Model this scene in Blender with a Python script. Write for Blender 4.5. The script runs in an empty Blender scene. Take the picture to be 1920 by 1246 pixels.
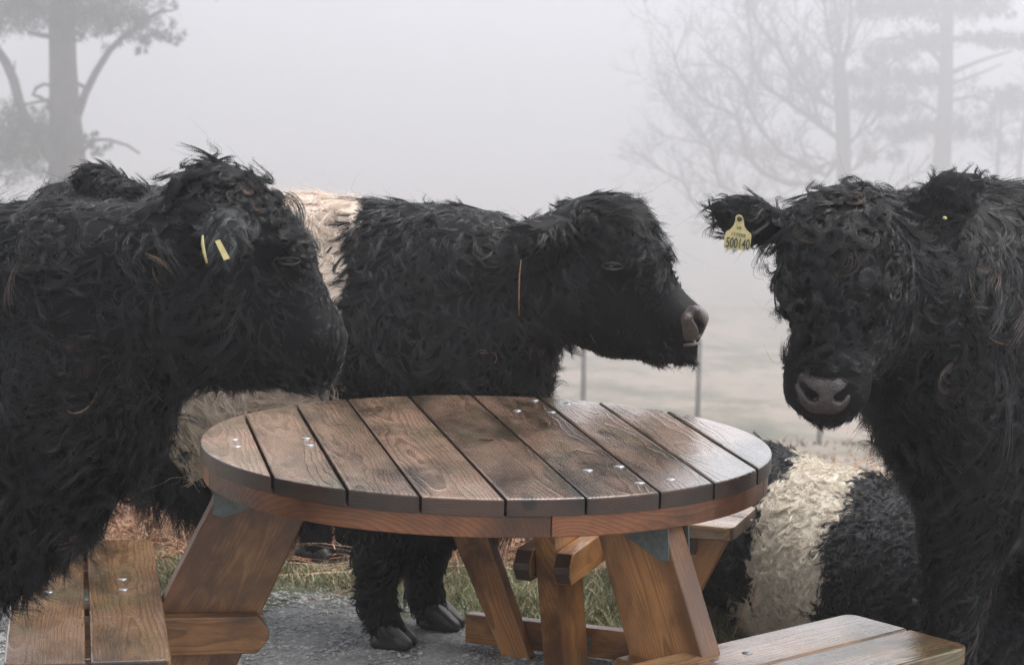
import bpy, bmesh, math, random
import numpy as np
from mathutils import Vector, Matrix

# ------------------------------------------------------------------ camera, world, sun, exposure
SC = bpy.context.scene
COL = SC.collection
FPX, PITCH, ROLL, CAMZ = 4099.0, 0.1299, 0.0248, 1.635      # focal length in px of the 1920 px frame, tilt, roll, eye height
cd = bpy.data.cameras.new('camera'); cam = bpy.data.objects.new('camera', cd); COL.objects.link(cam)
cd.sensor_width = 36.0; cd.lens = FPX / 1920 * 36; cd.clip_start = 0.1; cd.clip_end = 3000
cam.matrix_world = Matrix.Translation((0, 0, CAMZ)) @ Matrix.Rotation(math.pi / 2 - PITCH, 4, 'X') @ Matrix.Rotation(ROLL, 4, 'Z')
cd.dof.use_dof = True; cd.dof.focus_distance = 4.9; cd.dof.aperture_fstop = 8.0
SC.camera = cam

world = bpy.data.worlds.new('World'); SC.world = world; world.use_nodes = True
wn, wl = world.node_tree.nodes, world.node_tree.links
for n_ in list(wn): wn.remove(n_)
SUN_EL, SUN_AZ = math.radians(64), math.radians(82)          # azimuth from +Y towards +X
sky = wn.new('ShaderNodeTexSky'); sky.sky_type = 'NISHITA'; sky.sun_disc = False
sky.sun_elevation = SUN_EL; sky.sun_rotation = SUN_AZ; sky.dust_density = 1.5; sky.air_density = 1.0; sky.ozone_density = 1.0
hs = wn.new('ShaderNodeHueSaturation'); hs.inputs['Saturation'].default_value = 0.16
bg = wn.new('ShaderNodeBackground'); bg.inputs['Strength'].default_value = 0.15
wo = wn.new('ShaderNodeOutputWorld')
wl.new(sky.outputs[0], hs.inputs['Color']); wl.new(hs.outputs[0], bg.inputs['Color']); wl.new(bg.outputs[0], wo.inputs['Surface'])

sd = bpy.data.lights.new('sun', 'SUN'); sd.energy = 1.2; sd.angle = math.radians(40); sd.color = (1.0, 0.965, 0.93)
sun = bpy.data.objects.new('sun', sd); COL.objects.link(sun)
sv = Vector((math.cos(SUN_EL) * math.sin(SUN_AZ), math.cos(SUN_EL) * math.cos(SUN_AZ), math.sin(SUN_EL)))
sun.rotation_euler = sv.to_track_quat('Z', 'Y').to_euler(); sun.location = (3, 3, 12)

SC.view_settings.view_transform = 'Standard'; SC.view_settings.look = 'None'
SC.view_settings.gamma = 1.0; SC.view_settings.exposure = 1.18; SC.view_settings.use_curve_mapping = False
cy = SC.cycles
cy.max_bounces = 10; cy.diffuse_bounces = 3; cy.glossy_bounces = 3; cy.transmission_bounces = 2; cy.volume_bounces = 4
cy.transparent_max_bounces = 8; cy.caustics_reflective = False; cy.caustics_refractive = False
cy.use_denoising = True
try: cy.denoiser = 'OPENIMAGEDENOISE'; cy.denoising_input_passes = 'RGB_ALBEDO_NORMAL'; cy.denoising_prefilter = 'NONE'
except Exception: pass
SC.cycles_curves.shape = 'RIBBONS'; SC.cycles_curves.subdivisions = 2
HAZE_DENSITY, HAZE_G = 0.0057, 0.79

# ------------------------------------------------------------------ helpers
rng = np.random.default_rng(7)
random.seed(7)

def ray(px, py):
    u, v = px - 960, py - 623
    cr, sr = math.cos(ROLL), math.sin(ROLL)
    a, b = cr * u + sr * v, -sr * u + cr * v
    x, up = a / FPX, -b / FPX
    c, s = math.cos(PITCH), math.sin(PITCH)
    return np.array([x, c + up * s, -s + up * c])

def at(px, py, Y):
    """world point seen at a measured place of the photograph at the distance Y"""
    r = ray(px, py)
    return np.array([0, 0, CAMZ]) + r * (Y / r[1])

def project(P):
    P = np.asarray(P, float); x, y, z = P[..., 0], P[..., 1], P[..., 2] - CAMZ
    c, s = math.cos(PITCH), math.sin(PITCH)
    d = y * c - z * s; u = y * s + z * c
    d = np.maximum(d, 1e-3)
    px, py = FPX * x / d, -FPX * u / d
    cr, sr = math.cos(ROLL), math.sin(ROLL)
    return 960 + cr * px - sr * py, 623 + sr * px + cr * py

def tag(o, label=None, cat=None, group=None, kind=None):
    if label: o['label'] = label
    if cat: o['category'] = cat
    if group: o['group'] = group
    if kind: o['kind'] = kind
    return o

def empty(name, loc=(0, 0, 0), rz=0.0, label=None, cat=None, group=None):
    o = bpy.data.objects.new(name, None); COL.objects.link(o)
    o.location = loc; o.rotation_euler = (0, 0, rz); o.empty_display_size = 0.1
    return tag(o, label, cat, group)

def link(name, me, mat=None, parent=None, world_space=True):
    o = bpy.data.objects.new(name, me); COL.objects.link(o)
    if mat is not None and len(me.materials) == 0: me.materials.append(mat)
    if parent is not None:
        o.parent = parent
        if world_space:
            o.matrix_parent_inverse = parent_world(parent).inverted()
    return o

def parent_world(p):
    m = Matrix.LocRotScale(p.location, p.rotation_euler, p.scale)
    if p.parent is not None: m = parent_world(p.parent) @ p.matrix_parent_inverse @ m
    return m

def np_mesh(name, V, F, smooth=True, cols=None):
    """V (n,3); F (m,3) or (m,4)"""
    V = np.ascontiguousarray(V, np.float32); F = np.ascontiguousarray(F, np.int32)
    me = bpy.data.meshes.new(name)
    k = F.shape[1]
    me.vertices.add(len(V)); me.vertices.foreach_set('co', V.ravel())
    me.loops.add(F.size); me.loops.foreach_set('vertex_index', F.ravel())
    me.polygons.add(len(F)); me.polygons.foreach_set('loop_start', np.arange(0, F.size, k, dtype=np.int32))
    me.update(calc_edges=True)
    if smooth: me.polygons.foreach_set('use_smooth', np.ones(len(F), bool))
    if cols is not None:
        a = me.color_attributes.new('col', 'FLOAT_COLOR', 'POINT')
        c = np.ones((len(V), 4), np.float32); c[:, :3] = cols; a.data.foreach_set('color', c.ravel())
    me.validate(); return me

class MB:
    def __init__(s): s.v = []; s.f = []
    def tube(s, pts, rad, n=7, cap=True):
        pts = [Vector(p) for p in pts]; b = len(s.v); prev = None
        for i, p in enumerate(pts):
            t = (pts[min(i + 1, len(pts) - 1)] - pts[max(i - 1, 0)]).normalized()
            if prev is None:
                a = t.orthogonal().normalized()
            else:
                a = (prev - t * prev.dot(t)).normalized()
            prev = a; c = t.cross(a)
            r = rad[i] if hasattr(rad, '__len__') else rad
            for j in range(n):
                an = 2 * math.pi * j / n
                s.v.append(p + a * (r * math.cos(an)) + c * (r * math.sin(an)))
        for i in range(len(pts) - 1):
            for j in range(n):
                j2 = (j + 1) % n
                s.f.append((b + i * n + j, b + i * n + j2, b + (i + 1) * n + j2, b + (i + 1) * n + j))
        if cap:
            s.f.append(tuple(b + j for j in reversed(range(n))))
            s.f.append(tuple(b + (len(pts) - 1) * n + j for j in range(n)))
    def build(s, name, mat, parent=None, smooth=True, world_space=True):
        me = bpy.data.meshes.new(name); me.from_pydata([tuple(v) for v in s.v], [], s.f)
        if smooth: me.polygons.foreach_set('use_smooth', [True] * len(me.polygons))
        return link(name, me, mat, parent, world_space)

# ------------------------------------------------------------------ materials
def newmat(name):
    m = bpy.data.materials.new(name); m.use_nodes = True
    nt = m.node_tree
    return m, nt.nodes, nt.links, nt.nodes['Principled BSDF']

def ramp(n, l, src, stops, interp='LINEAR'):
    r = n.new('ShaderNodeValToRGB'); r.color_ramp.interpolation = interp
    e = r.color_ramp.elements
    while len(e) < len(stops): e.new(0.5)
    for i, (p, c) in enumerate(stops):
        e[i].position = p; e[i].color = (c[0], c[1], c[2], 1) if hasattr(c, '__len__') else (c, c, c, 1)
    l.new(src, r.inputs[0]); return r.outputs[0]

def noise(n, l, vec, scale, detail=4, rough=0.55, dist=0.0):
    t = n.new('ShaderNodeTexNoise'); t.inputs['Scale'].default_value = scale; t.inputs['Detail'].default_value = detail
    t.inputs['Roughness'].default_value = rough; t.inputs['Distortion'].default_value = dist
    if vec is not None: l.new(vec, t.inputs['Vector'])
    return t.outputs['Fac']

def mapping(n, l, vec, sc=(1, 1, 1), loc=(0, 0, 0)):
    m = n.new('ShaderNodeMapping'); m.inputs['Scale'].default_value = sc; m.inputs['Location'].default_value = loc
    l.new(vec, m.inputs['Vector']); return m.outputs[0]

def math_(n, l, op, a, b=None, clamp=False):
    m = n.new('ShaderNodeMath'); m.operation = op; m.use_clamp = clamp
    for i, x in enumerate((a, b)):
        if x is None: continue
        if isinstance(x, (int, float)): m.inputs[i].default_value = x
        else: l.new(x, m.inputs[i])
    return m.outputs[0]

def mixc(n, l, fac, a, b, mode='MIX'):
    m = n.new('ShaderNodeMix'); m.data_type = 'RGBA'; m.blend_type = mode
    for s, x in ((0, fac), (6, a), (7, b)):
        if isinstance(x, (int, float)): m.inputs[s].default_value = x
        elif isinstance(x, tuple): m.inputs[s].default_value = (*x[:3], 1)
        else: l.new(x, m.inputs[s])
    return m.outputs[2]

def wood(name, dark, light, stain, stain_amt, green_amt, wet=0.5, bump=0.4, ring=150.0):
    """wood whose growth rings run through the board: length along local Y"""
    m, n, l, p = newmat(name)
    tc = n.new('ShaderNodeTexCoord').outputs['Object']; oi = n.new('ShaderNodeObjectInfo')
    rnd = oi.outputs['Random']
    cmb = n.new('ShaderNodeCombineXYZ')
    l.new(math_(n, l, 'MULTIPLY', math_(n, l, 'SUBTRACT', rnd, 0.5), 0.11), cmb.inputs[0])
    l.new(math_(n, l, 'MULTIPLY', rnd, 37.0), cmb.inputs[1])
    l.new(math_(n, l, 'ADD', math_(n, l, 'MULTIPLY', math_(n, l, 'FRACT', math_(n, l, 'MULTIPLY', rnd, 7.31)), 0.05), 0.02), cmb.inputs[2])
    va = n.new('ShaderNodeVectorMath'); va.operation = 'ADD'; l.new(tc, va.inputs[0]); l.new(cmb.outputs[0], va.inputs[1])
    vec = va.outputs[0]
    low = n.new('ShaderNodeTexNoise'); low.inputs['Scale'].default_value = 1.0; low.inputs['Detail'].default_value = 3
    l.new(mapping(n, l, vec, (5, 1.5, 5)), low.inputs['Vector'])
    vs = n.new('ShaderNodeVectorMath'); vs.operation = 'SUBTRACT'; l.new(low.outputs['Color'], vs.inputs[0]); vs.inputs[1].default_value = (.5, .5, .5)
    vm = n.new('ShaderNodeVectorMath'); vm.operation = 'SCALE'; l.new(vs.outputs[0], vm.inputs[0]); vm.inputs['Scale'].default_value = 0.060
    vd = n.new('ShaderNodeVectorMath'); vd.operation = 'ADD'; l.new(vec, vd.inputs[0]); l.new(vm.outputs[0], vd.inputs[1])
    sx = n.new('ShaderNodeSeparateXYZ'); l.new(vd.outputs[0], sx.inputs[0])
    r2 = math_(n, l, 'SQRT', math_(n, l, 'ADD', math_(n, l, 'MULTIPLY', sx.outputs[0], sx.outputs[0]), math_(n, l, 'MULTIPLY', sx.outputs[2], sx.outputs[2])))
    saw = math_(n, l, 'FRACT', math_(n, l, 'MULTIPLY', r2, ring))
    rings = ramp(n, l, saw, [(0, 0.1), (0.55, 0.45), (0.82, 1.0), (0.93, 0.85), (1, 0.1)])
    fib = noise(n, l, mapping(n, l, vec, (260, 9, 260)), 1.0, 3, 0.6)
    big = noise(n, l, mapping(n, l, vec, (7, 3.2, 7)), 1.0, 5, 0.6, 0.3)
    blot = noise(n, l, mapping(n, l, vec, (26, 12, 26)), 1.0, 6, 0.7, 0.8)
    base = mixc(n, l, math_(n, l, 'MULTIPLY', rings, 0.75), light, dark)
    base = mixc(n, l, ramp(n, l, fib, [(0.35, 0.0), (0.7, 0.35)]), base, dark)
    st = math_(n, l, 'MULTIPLY', ramp(n, l, big, [(0.42, 0), (0.60, 1)]), ramp(n, l, blot, [(0.25, 0.3), (0.62, 1)]))
    base = mixc(n, l, math_(n, l, 'MULTIPLY', st, stain_amt), base, stain)
    gr = noise(n, l, mapping(n, l, vec, (8, 4, 8), (3, 5, 1)), 1.0, 5, 0.65)
    base = mixc(n, l, math_(n, l, 'MULTIPLY', ramp(n, l, gr, [(0.5, 0), (0.7, 1)]), green_amt), base, (0.10, 0.105, 0.045))
    ex = n.new('ShaderNodeSeparateXYZ'); l.new(tc, ex.inputs[0])
    ed = ramp(n, l, math_(n, l, 'ABSOLUTE', ex.outputs[0]), [(0.042, 0), (0.082, 1)])
    base = mixc(n, l, math_(n, l, 'MULTIPLY', math_(n, l, 'MULTIPLY', ed, ramp(n, l, big, [(0.38, 0.15), (0.58, 1)])), stain_amt * .8), base, stain)
    # knots
    vo = n.new('ShaderNodeTexVoronoi'); vo.inputs['Scale'].default_value = 1.0
    l.new(mapping(n, l, vec, (6.5, 2.2, 6.5)), vo.inputs['Vector'])
    kn = ramp(n, l, vo.outputs['Distance'], [(0.07, 1), (0.13, 0.0)])
    base = mixc(n, l, math_(n, l, 'MULTIPLY', kn, 0.8), base, (dark[0] * .3, dark[1] * .3, dark[2] * .3))
    tone = n.new('ShaderNodeHueSaturation'); l.new(base, tone.inputs['Color'])
    l.new(math_(n, l, 'ADD', math_(n, l, 'MULTIPLY', math_(n, l, 'FRACT', math_(n, l, 'MULTIPLY', rnd, 3.77)), 0.35), 0.82), tone.inputs['Value'])
    l.new(tone.outputs[0], p.inputs['Base Color'])
    damp = noise(n, l, mapping(n, l, vec, (9, 5, 9), (9, 2, 4)), 1.0, 4, 0.6)
    ro = ramp(n, l, damp, [(0.32, max(0.08, 0.42 - wet * .6)), (0.62, 0.55 - wet * .3)])
    l.new(ro, p.inputs['Roughness']); p.inputs['Specular IOR Level'].default_value = 0.55
    p.inputs['Coat Weight'].default_value = wet * 0.75; p.inputs['Coat Roughness'].default_value = 0.22
    b = n.new('ShaderNodeBump'); b.inputs['Strength'].default_value = bump; b.inputs['Distance'].default_value = 0.0016
    h = math_(n, l, 'ADD', math_(n, l, 'MULTIPLY', rings, 0.75), math_(n, l, 'MULTIPLY', fib, 0.7))
    h = math_(n, l, 'ADD', h, math_(n, l, 'MULTIPLY', blot, 0.6))
    l.new(h, b.inputs['Height']); l.new(b.outputs[0], p.inputs['Normal']); l.new(b.outputs[0], p.inputs['Coat Normal'])
    return m

M = {}
M['top'] = wood('wet_top_wood', (0.125, 0.060, 0.036), (0.37, 0.245, 0.175), (0.034, 0.024, 0.014), 0.95, 0.55, 1.0, 0.55, 150)
M['bench'] = wood('bench_wood', (0.15, 0.070, 0.034), (0.37, 0.215, 0.115), (0.050, 0.032, 0.016), 0.8, 0.6, 0.75, 0.45, 140)
M['leg'] = wood('leg_wood', (0.23, 0.088, 0.028), (0.54, 0.265, 0.095), (0.105, 0.042, 0.015), 1.0, 0.0, 0.25, 0.25, 170)
M['rim'] = wood('rim_wood', (0.15, 0.050, 0.020), (0.33, 0.125, 0.048), (0.045, 0.020, 0.010), 0.8, 0.0, 0.2, 0.3, 150)
M['end'] = wood('end_grain', (0.026, 0.013, 0.009), (0.088, 0.045, 0.029), (0.016, 0.011, 0.008), 0.9, 0.1, 0.2, 0.3, 160)

def simple(name, col, rough=0.5, metal=0.0, spec=0.5, nz=0.0, nscale=40, bump=0.0):
    m, n, l, p = newmat(name)
    p.inputs['Roughness'].default_value = rough; p.inputs['Metallic'].default_value = metal; p.inputs['Specular IOR Level'].default_value = spec
    tc = n.new('ShaderNodeTexCoord').outputs['Object']
    f = noise(n, l, tc, nscale, 5, 0.6)
    d = tuple(c * (1 - nz) for c in col); h = tuple(min(1, c * (1 + nz)) for c in col)
    l.new(ramp(n, l, f, [(0.3, d), (0.7, h)]), p.inputs['Base Color'])
    if bump:
        b = n.new('ShaderNodeBump'); b.inputs['Strength'].default_value = bump; b.inputs['Distance'].default_value = 0.003
        l.new(f, b.inputs['Height']); l.new(b.outputs[0], p.inputs['Normal'])
    return m
M['bolt'] = simple('galvanised_bolt', (0.42, 0.43, 0.45), 0.38, 1.0, 0.5, 0.25, 300)
M['bracket'] = simple('galvanised_plate', (0.15, 0.175, 0.17), 0.55, 0.5, 0.5, 0.3, 60)
M['hoof'] = simple('hoof_horn', (0.035, 0.033, 0.031), 0.42, 0, 0.5, 0.4, 60, 0.3)
M['nose'] = simple('wet_nose_skin', (0.030, 0.021, 0.019), 0.27, 0, 0.6, 0.5, 190, 1.0)
M['pale_nose'] = simple('grey_pink_nose_skin', (0.080, 0.062, 0.056), 0.26, 0, 0.7, 0.4, 190, 1.0)
M['eye'] = simple('dark_eye', (0.006, 0.005, 0.005), 0.06, 0, 0.6)
M['lid'] = simple('eyelid_skin', (0.008, 0.0075, 0.0075), 0.45, 0, 0.4, 0.3, 200, 0.4)
M['lip'] = simple('pale_lip', (0.20, 0.17, 0.165), 0.4, 0, 0.5, 0.15, 120)
M['tooth'] = simple('tooth_enamel', (0.62, 0.58, 0.5), 0.3, 0, 0.5, 0.1, 90)
M['tag'] = simple('yellow_tag_plastic', (0.55, 0.46, 0.22), 0.5, 0, 0.4, 0.16, 130)
M['print'] = simple('tag_print', (0.03, 0.045, 0.03), 0.6)
M['bark'] = simple('tree_bark', (0.085, 0.07, 0.06), 0.9, 0, 0.2, 0.45, 1.2, 0.0)
M['needles'] = simple('pine_needles', (0.05, 0.06, 0.042), 0.8, 0, 0.2, 0.4, 0.8)
M['post'] = simple('fence_post_wood', (0.17, 0.16, 0.15), 0.85, 0, 0.3, 0.3, 3)
M['straw'] = simple('dry_straw', (0.30, 0.17, 0.08), 0.7, 0, 0.3, 0.4, 60)
M['fern_leaf'] = simple('weed_leaf', (0.10, 0.15, 0.09), 0.6, 0, 0.4, 0.3, 40)
M['stone'] = simple('grey_slate_chips', (0.38, 0.38, 0.375), 0.55, 0, 0.5, 0.5, 35)

def attr_mat(name, rough, spec, tip=1.0, sheen=0.0):
    m, n, l, p = newmat(name)
    a = n.new('ShaderNodeAttribute'); a.attribute_name = 'col'
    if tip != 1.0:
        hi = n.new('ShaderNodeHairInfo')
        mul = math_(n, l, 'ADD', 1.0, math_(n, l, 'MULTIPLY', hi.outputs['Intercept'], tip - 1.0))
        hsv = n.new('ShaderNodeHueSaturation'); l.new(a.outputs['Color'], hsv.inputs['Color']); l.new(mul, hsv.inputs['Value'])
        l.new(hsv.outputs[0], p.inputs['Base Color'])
    else: l.new(a.outputs['Color'], p.inputs['Base Color'])
    p.inputs['Roughness'].default_value = rough; p.inputs['Specular IOR Level'].default_value = spec
    return m
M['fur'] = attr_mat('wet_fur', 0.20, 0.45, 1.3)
M['skin'] = attr_mat('cow_skin', 0.6, 0.15)
M['blade'] = attr_mat('grass_blade', 0.5, 0.35)

# ------------------------------------------------------------------ terrain
TY = np.array([-3, 0, 6.3, 6.7, 7.2, 8.0, 10, 14, 28, 44, 62, 118, 165, 250, 350, 520, 900])
TZ = np.array([0, 0, 0, -.02, -.12, -.32, -.60, -1.38, -4.2, -6.6, -8.9, -15.2, -20.0, -27.5, -34.5, -41, -45])
def terrain(x, y):
    x = np.asarray(x, float); y = np.asarray(y, float)
    z = np.interp(y, TY, TZ)
    a = np.clip((y - 7) / 30, 0, 1)
    z = z + a * (0.35 * np.sin(x * .11 + y * .05) + 0.22 * np.sin(x * .27 - y * .19 + 1) + .10 * np.sin(x * .9 + y * .7))
    b = np.clip((y - 6.2) / 1.0, 0, 1) * (1 - a)
    z = z + b * (0.02 * np.sin(x * 5.1 + y * 3) + .015 * np.sin(x * 11 - y * 7))
    return z

def m_ground():
    m, n, l, p = newmat('field_ground')
    ge = n.new('ShaderNodeNewGeometry').outputs['Position']
    sp = n.new('ShaderNodeSeparateXYZ'); l.new(ge, sp.inputs[0])
    g1 = noise(n, l, mapping(n, l, ge, (9, 9, 9)), 1.0, 6, 0.7)
    gravel = ramp(n, l, noise(n, l, mapping(n, l, ge, (70, 70, 70)), 1.0, 4, 0.75), [(0.3, (0.13, 0.13, 0.127)), (0.5, (0.27, 0.27, 0.265)), (0.72, (0.44, 0.44, 0.435))])
    gravel = mixc(n, l, ramp(n, l, g1, [(0.45, 0), (0.7, 0.6)]), gravel, (0.055, 0.055, 0.05))
    soil = ramp(n, l, noise(n, l, mapping(n, l, ge, (16, 16, 16)), 1.0, 5, 0.7), [(0.3, (0.035, 0.045, 0.02)), (0.55, (0.085, 0.09, 0.045)), (0.75, (0.15, 0.115, 0.07))])
    far = ramp(n, l, noise(n, l, mapping(n, l, ge, (.22, .09, .2)), 1.0, 8, 0.72), [(0.32, (0.07, 0.08, 0.05)), (0.45, (0.15, 0.135, 0.095)), (0.54, (0.28, 0.23, 0.185)), (0.70, (0.31, 0.235, 0.19))])
    edge = math_(n, l, 'ADD', sp.outputs[1], math_(n, l, 'MULTIPLY', math_(n, l, 'SUBTRACT', noise(n, l, mapping(n, l, ge, (2.2, 2.2, 2.2)), 1.0, 5, 0.65), 0.5), 1.0))
    edge = math_(n, l, 'ADD', edge, math_(n, l, 'MULTIPLY', math_(n, l, 'MULTIPLY', math_(n, l, 'ADD', sp.outputs[0], .45), 2, True), .42))
    f1 = ramp(n, l, math_(n, l, 'SUBTRACT', edge, 5.9), [(0.38, 0), (0.47, 1)])
    f2 = ramp(n, l, math_(n, l, 'MULTIPLY', math_(n, l, 'SUBTRACT', sp.outputs[1], 6.9), 0.5), [(0.0, 0), (1, 1)])
    c = mixc(n, l, f2, mixc(n, l, f1, gravel, soil), far)
    l.new(c, p.inputs['Base Color']); p.inputs['Roughness'].default_value = 0.8
    b = n.new('ShaderNodeBump'); b.inputs['Strength'].default_value = 0.8; b.inputs['Distance'].default_value = 0.012
    l.new(noise(n, l, mapping(n, l, ge, (60, 60, 60)), 1.0, 5, 0.7), b.inputs['Height']); l.new(b.outputs[0], p.inputs['Normal'])
    return m
M['ground'] = m_ground()

ys = np.unique(np.concatenate([np.linspace(-3, 3, 5), np.linspace(3, 6, 25), np.linspace(6, 9, 80), np.geomspace(9, 900, 170)]))
xs = np.unique(np.concatenate([-np.geomspace(3, 500, 70), np.linspace(-3, 3, 121), np.geomspace(3, 500, 70)]))
GX, GY = np.meshgrid(xs, ys)
GZ = terrain(GX, GY)
near = (GY < 9) & (np.abs(GX) < 3.2)
GZ = GZ + near * rng.normal(0, 0.0025, GZ.shape)
nx, ny = len(xs), len(ys)
ii = (np.arange(ny - 1)[:, None] * nx + np.arange(nx - 1)[None, :]).ravel()
gF = np.stack([ii, ii + 1, ii + nx + 1, ii + nx], -1)
ground = link('ground', np_mesh('ground', np.stack([GX, GY, GZ], -1).reshape(-1, 3), gF), M['ground'])
tag(ground, kind='structure')

# stone chips on the path
def chips():
    N = 62000
    y = rng.uniform(4.9, 6.75, N); x = rng.uniform(-1.7, 1.7, N)
    keep = (y + 0.18 * np.sin(x * 3.1) + 0.1 * np.sin(x * 8) + rng.normal(0, .08, N)) < 6.36 - .42 * np.clip((x + .45) * 2, 0, 1)
    x, y = x[keep], y[keep]; N = len(x)
    base = np.array([[1, 0, 0], [0, 1, 0], [-1, 0, 0], [0, -1, 0], [0, 0, 1], [0, 0, -1]], float)
    f = np.array([[0, 1, 4], [1, 2, 4], [2, 3, 4], [3, 0, 4], [1, 0, 5], [2, 1, 5], [3, 2, 5], [0, 3, 5]])
    V = base[None] * (1 + rng.normal(0, .25, (N, 6, 1)))
    s = np.exp(rng.normal(math.log(.0034), .5, N))[:, None, None]
    V = V * s * np.array([1.2, .8, .45])
    a = rng.uniform(0, 6.28, N); c, sn = np.cos(a)[:, None], np.sin(a)[:, None]
    X = V[:, :, 0] * c - V[:, :, 1] * sn; Y = V[:, :, 0] * sn + V[:, :, 1] * c
    V = np.stack([X + x[:, None], Y + y[:, None], V[:, :, 2] + (terrain(x, y) + .001)[:, None]], -1)
    F = (f[None] + (np.arange(N) * 6)[:, None, None]).reshape(-1, 3)
    o = link('gravel', np_mesh('gravel', V.reshape(-1, 3), F, smooth=False), M['stone'])
    tag(o, 'grey slate chippings covering the path under the picnic table', 'gravel', kind='stuff')
chips()

def blades(name, x, y, h, lean, wid, cols, label, cat, seg=3, droop=0.6, z0=None):
    N = len(x); az = rng.uniform(0, 2 * np.pi, N)
    t = np.linspace(0, 1, seg + 1)[None, :]
    out = h[:, None] * lean[:, None] * (t ** 1.6); up = h[:, None] * (t - droop * lean[:, None] * t ** 2.4 * .6)
    P = np.stack([x[:, None] + np.cos(az)[:, None] * out, y[:, None] + np.sin(az)[:, None] * out,
                  (terrain(x, y) if z0 is None else z0)[:, None] - .004 + up], -1)
    yaw = rng.uniform(0, np.pi, N)
    w = wid[:, None] * (1 - t ** 2 * .92)
    side = np.stack([np.cos(yaw), np.sin(yaw), np.zeros(N)], -1)[:, None, :] * w[..., None]
    V = np.stack([P - side, P + side], 2).reshape(-1, 3)
    k = 2 * (seg + 1); q = np.arange(seg) * 2
    f = np.stack([q, q + 1, q + 3, q + 2], -1)
    F = (f[None] + (np.arange(N) * k)[:, None, None]).reshape(-1, 4)
    C = np.repeat(cols, k, axis=0)
    o = link(name, np_mesh(name, V, F, True, C), M['blade']); tag(o, label, cat, kind='stuff'); return o

def palette(N, cs, w=None, var=.25):
    cs = np.array(cs); i = rng.choice(len(cs), N, p=w)
    return np.clip(cs[i] * np.exp(rng.normal(0, var, (N, 1))), 0, 1)

N = 150000
gx = rng.uniform(-2.2, 2.2, N); gy = rng.uniform(5.75, 8.2, N)
pat = np.sin(gx * 4.3 + 1) + np.sin(gy * 6.1 + gx * 2) + np.sin(gx * 9 - gy * 5) * .7
edge = 6.36 - .44 * np.clip((gx + .45) * 2, 0, 1) + .09 * np.sin(gx * 3.1 + 2) + .06 * np.sin(gx * 8) + .04 * np.sin(gx * 17)
k = (gy > edge + np.abs(rng.normal(0, .08, N)) - .03) & ((gy < 7.2) | (rng.random(N) < .45)) & (pat + rng.normal(0, .8, N) > -1.9)
gx, gy, pat, edge = gx[k], gy[k], pat[k], edge[k]; N = len(gx)
blades('grass', gx, gy, rng.uniform(.018, .07, N) * (1 + .35 * np.clip(pat, -1, 1)) * np.clip((gy - edge) * 4 + .45, .35, 1.1), rng.uniform(.2, 1.1, N), rng.uniform(.0008, .0018, N),
       palette(N, [(.19, .215, .11), (.27, .285, .16), (.42, .34, .21), (.13, .16, .08)], [.30, .22, .36, .12]),
       'short damp green grass along the edge of the slate path', 'grass')

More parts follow.
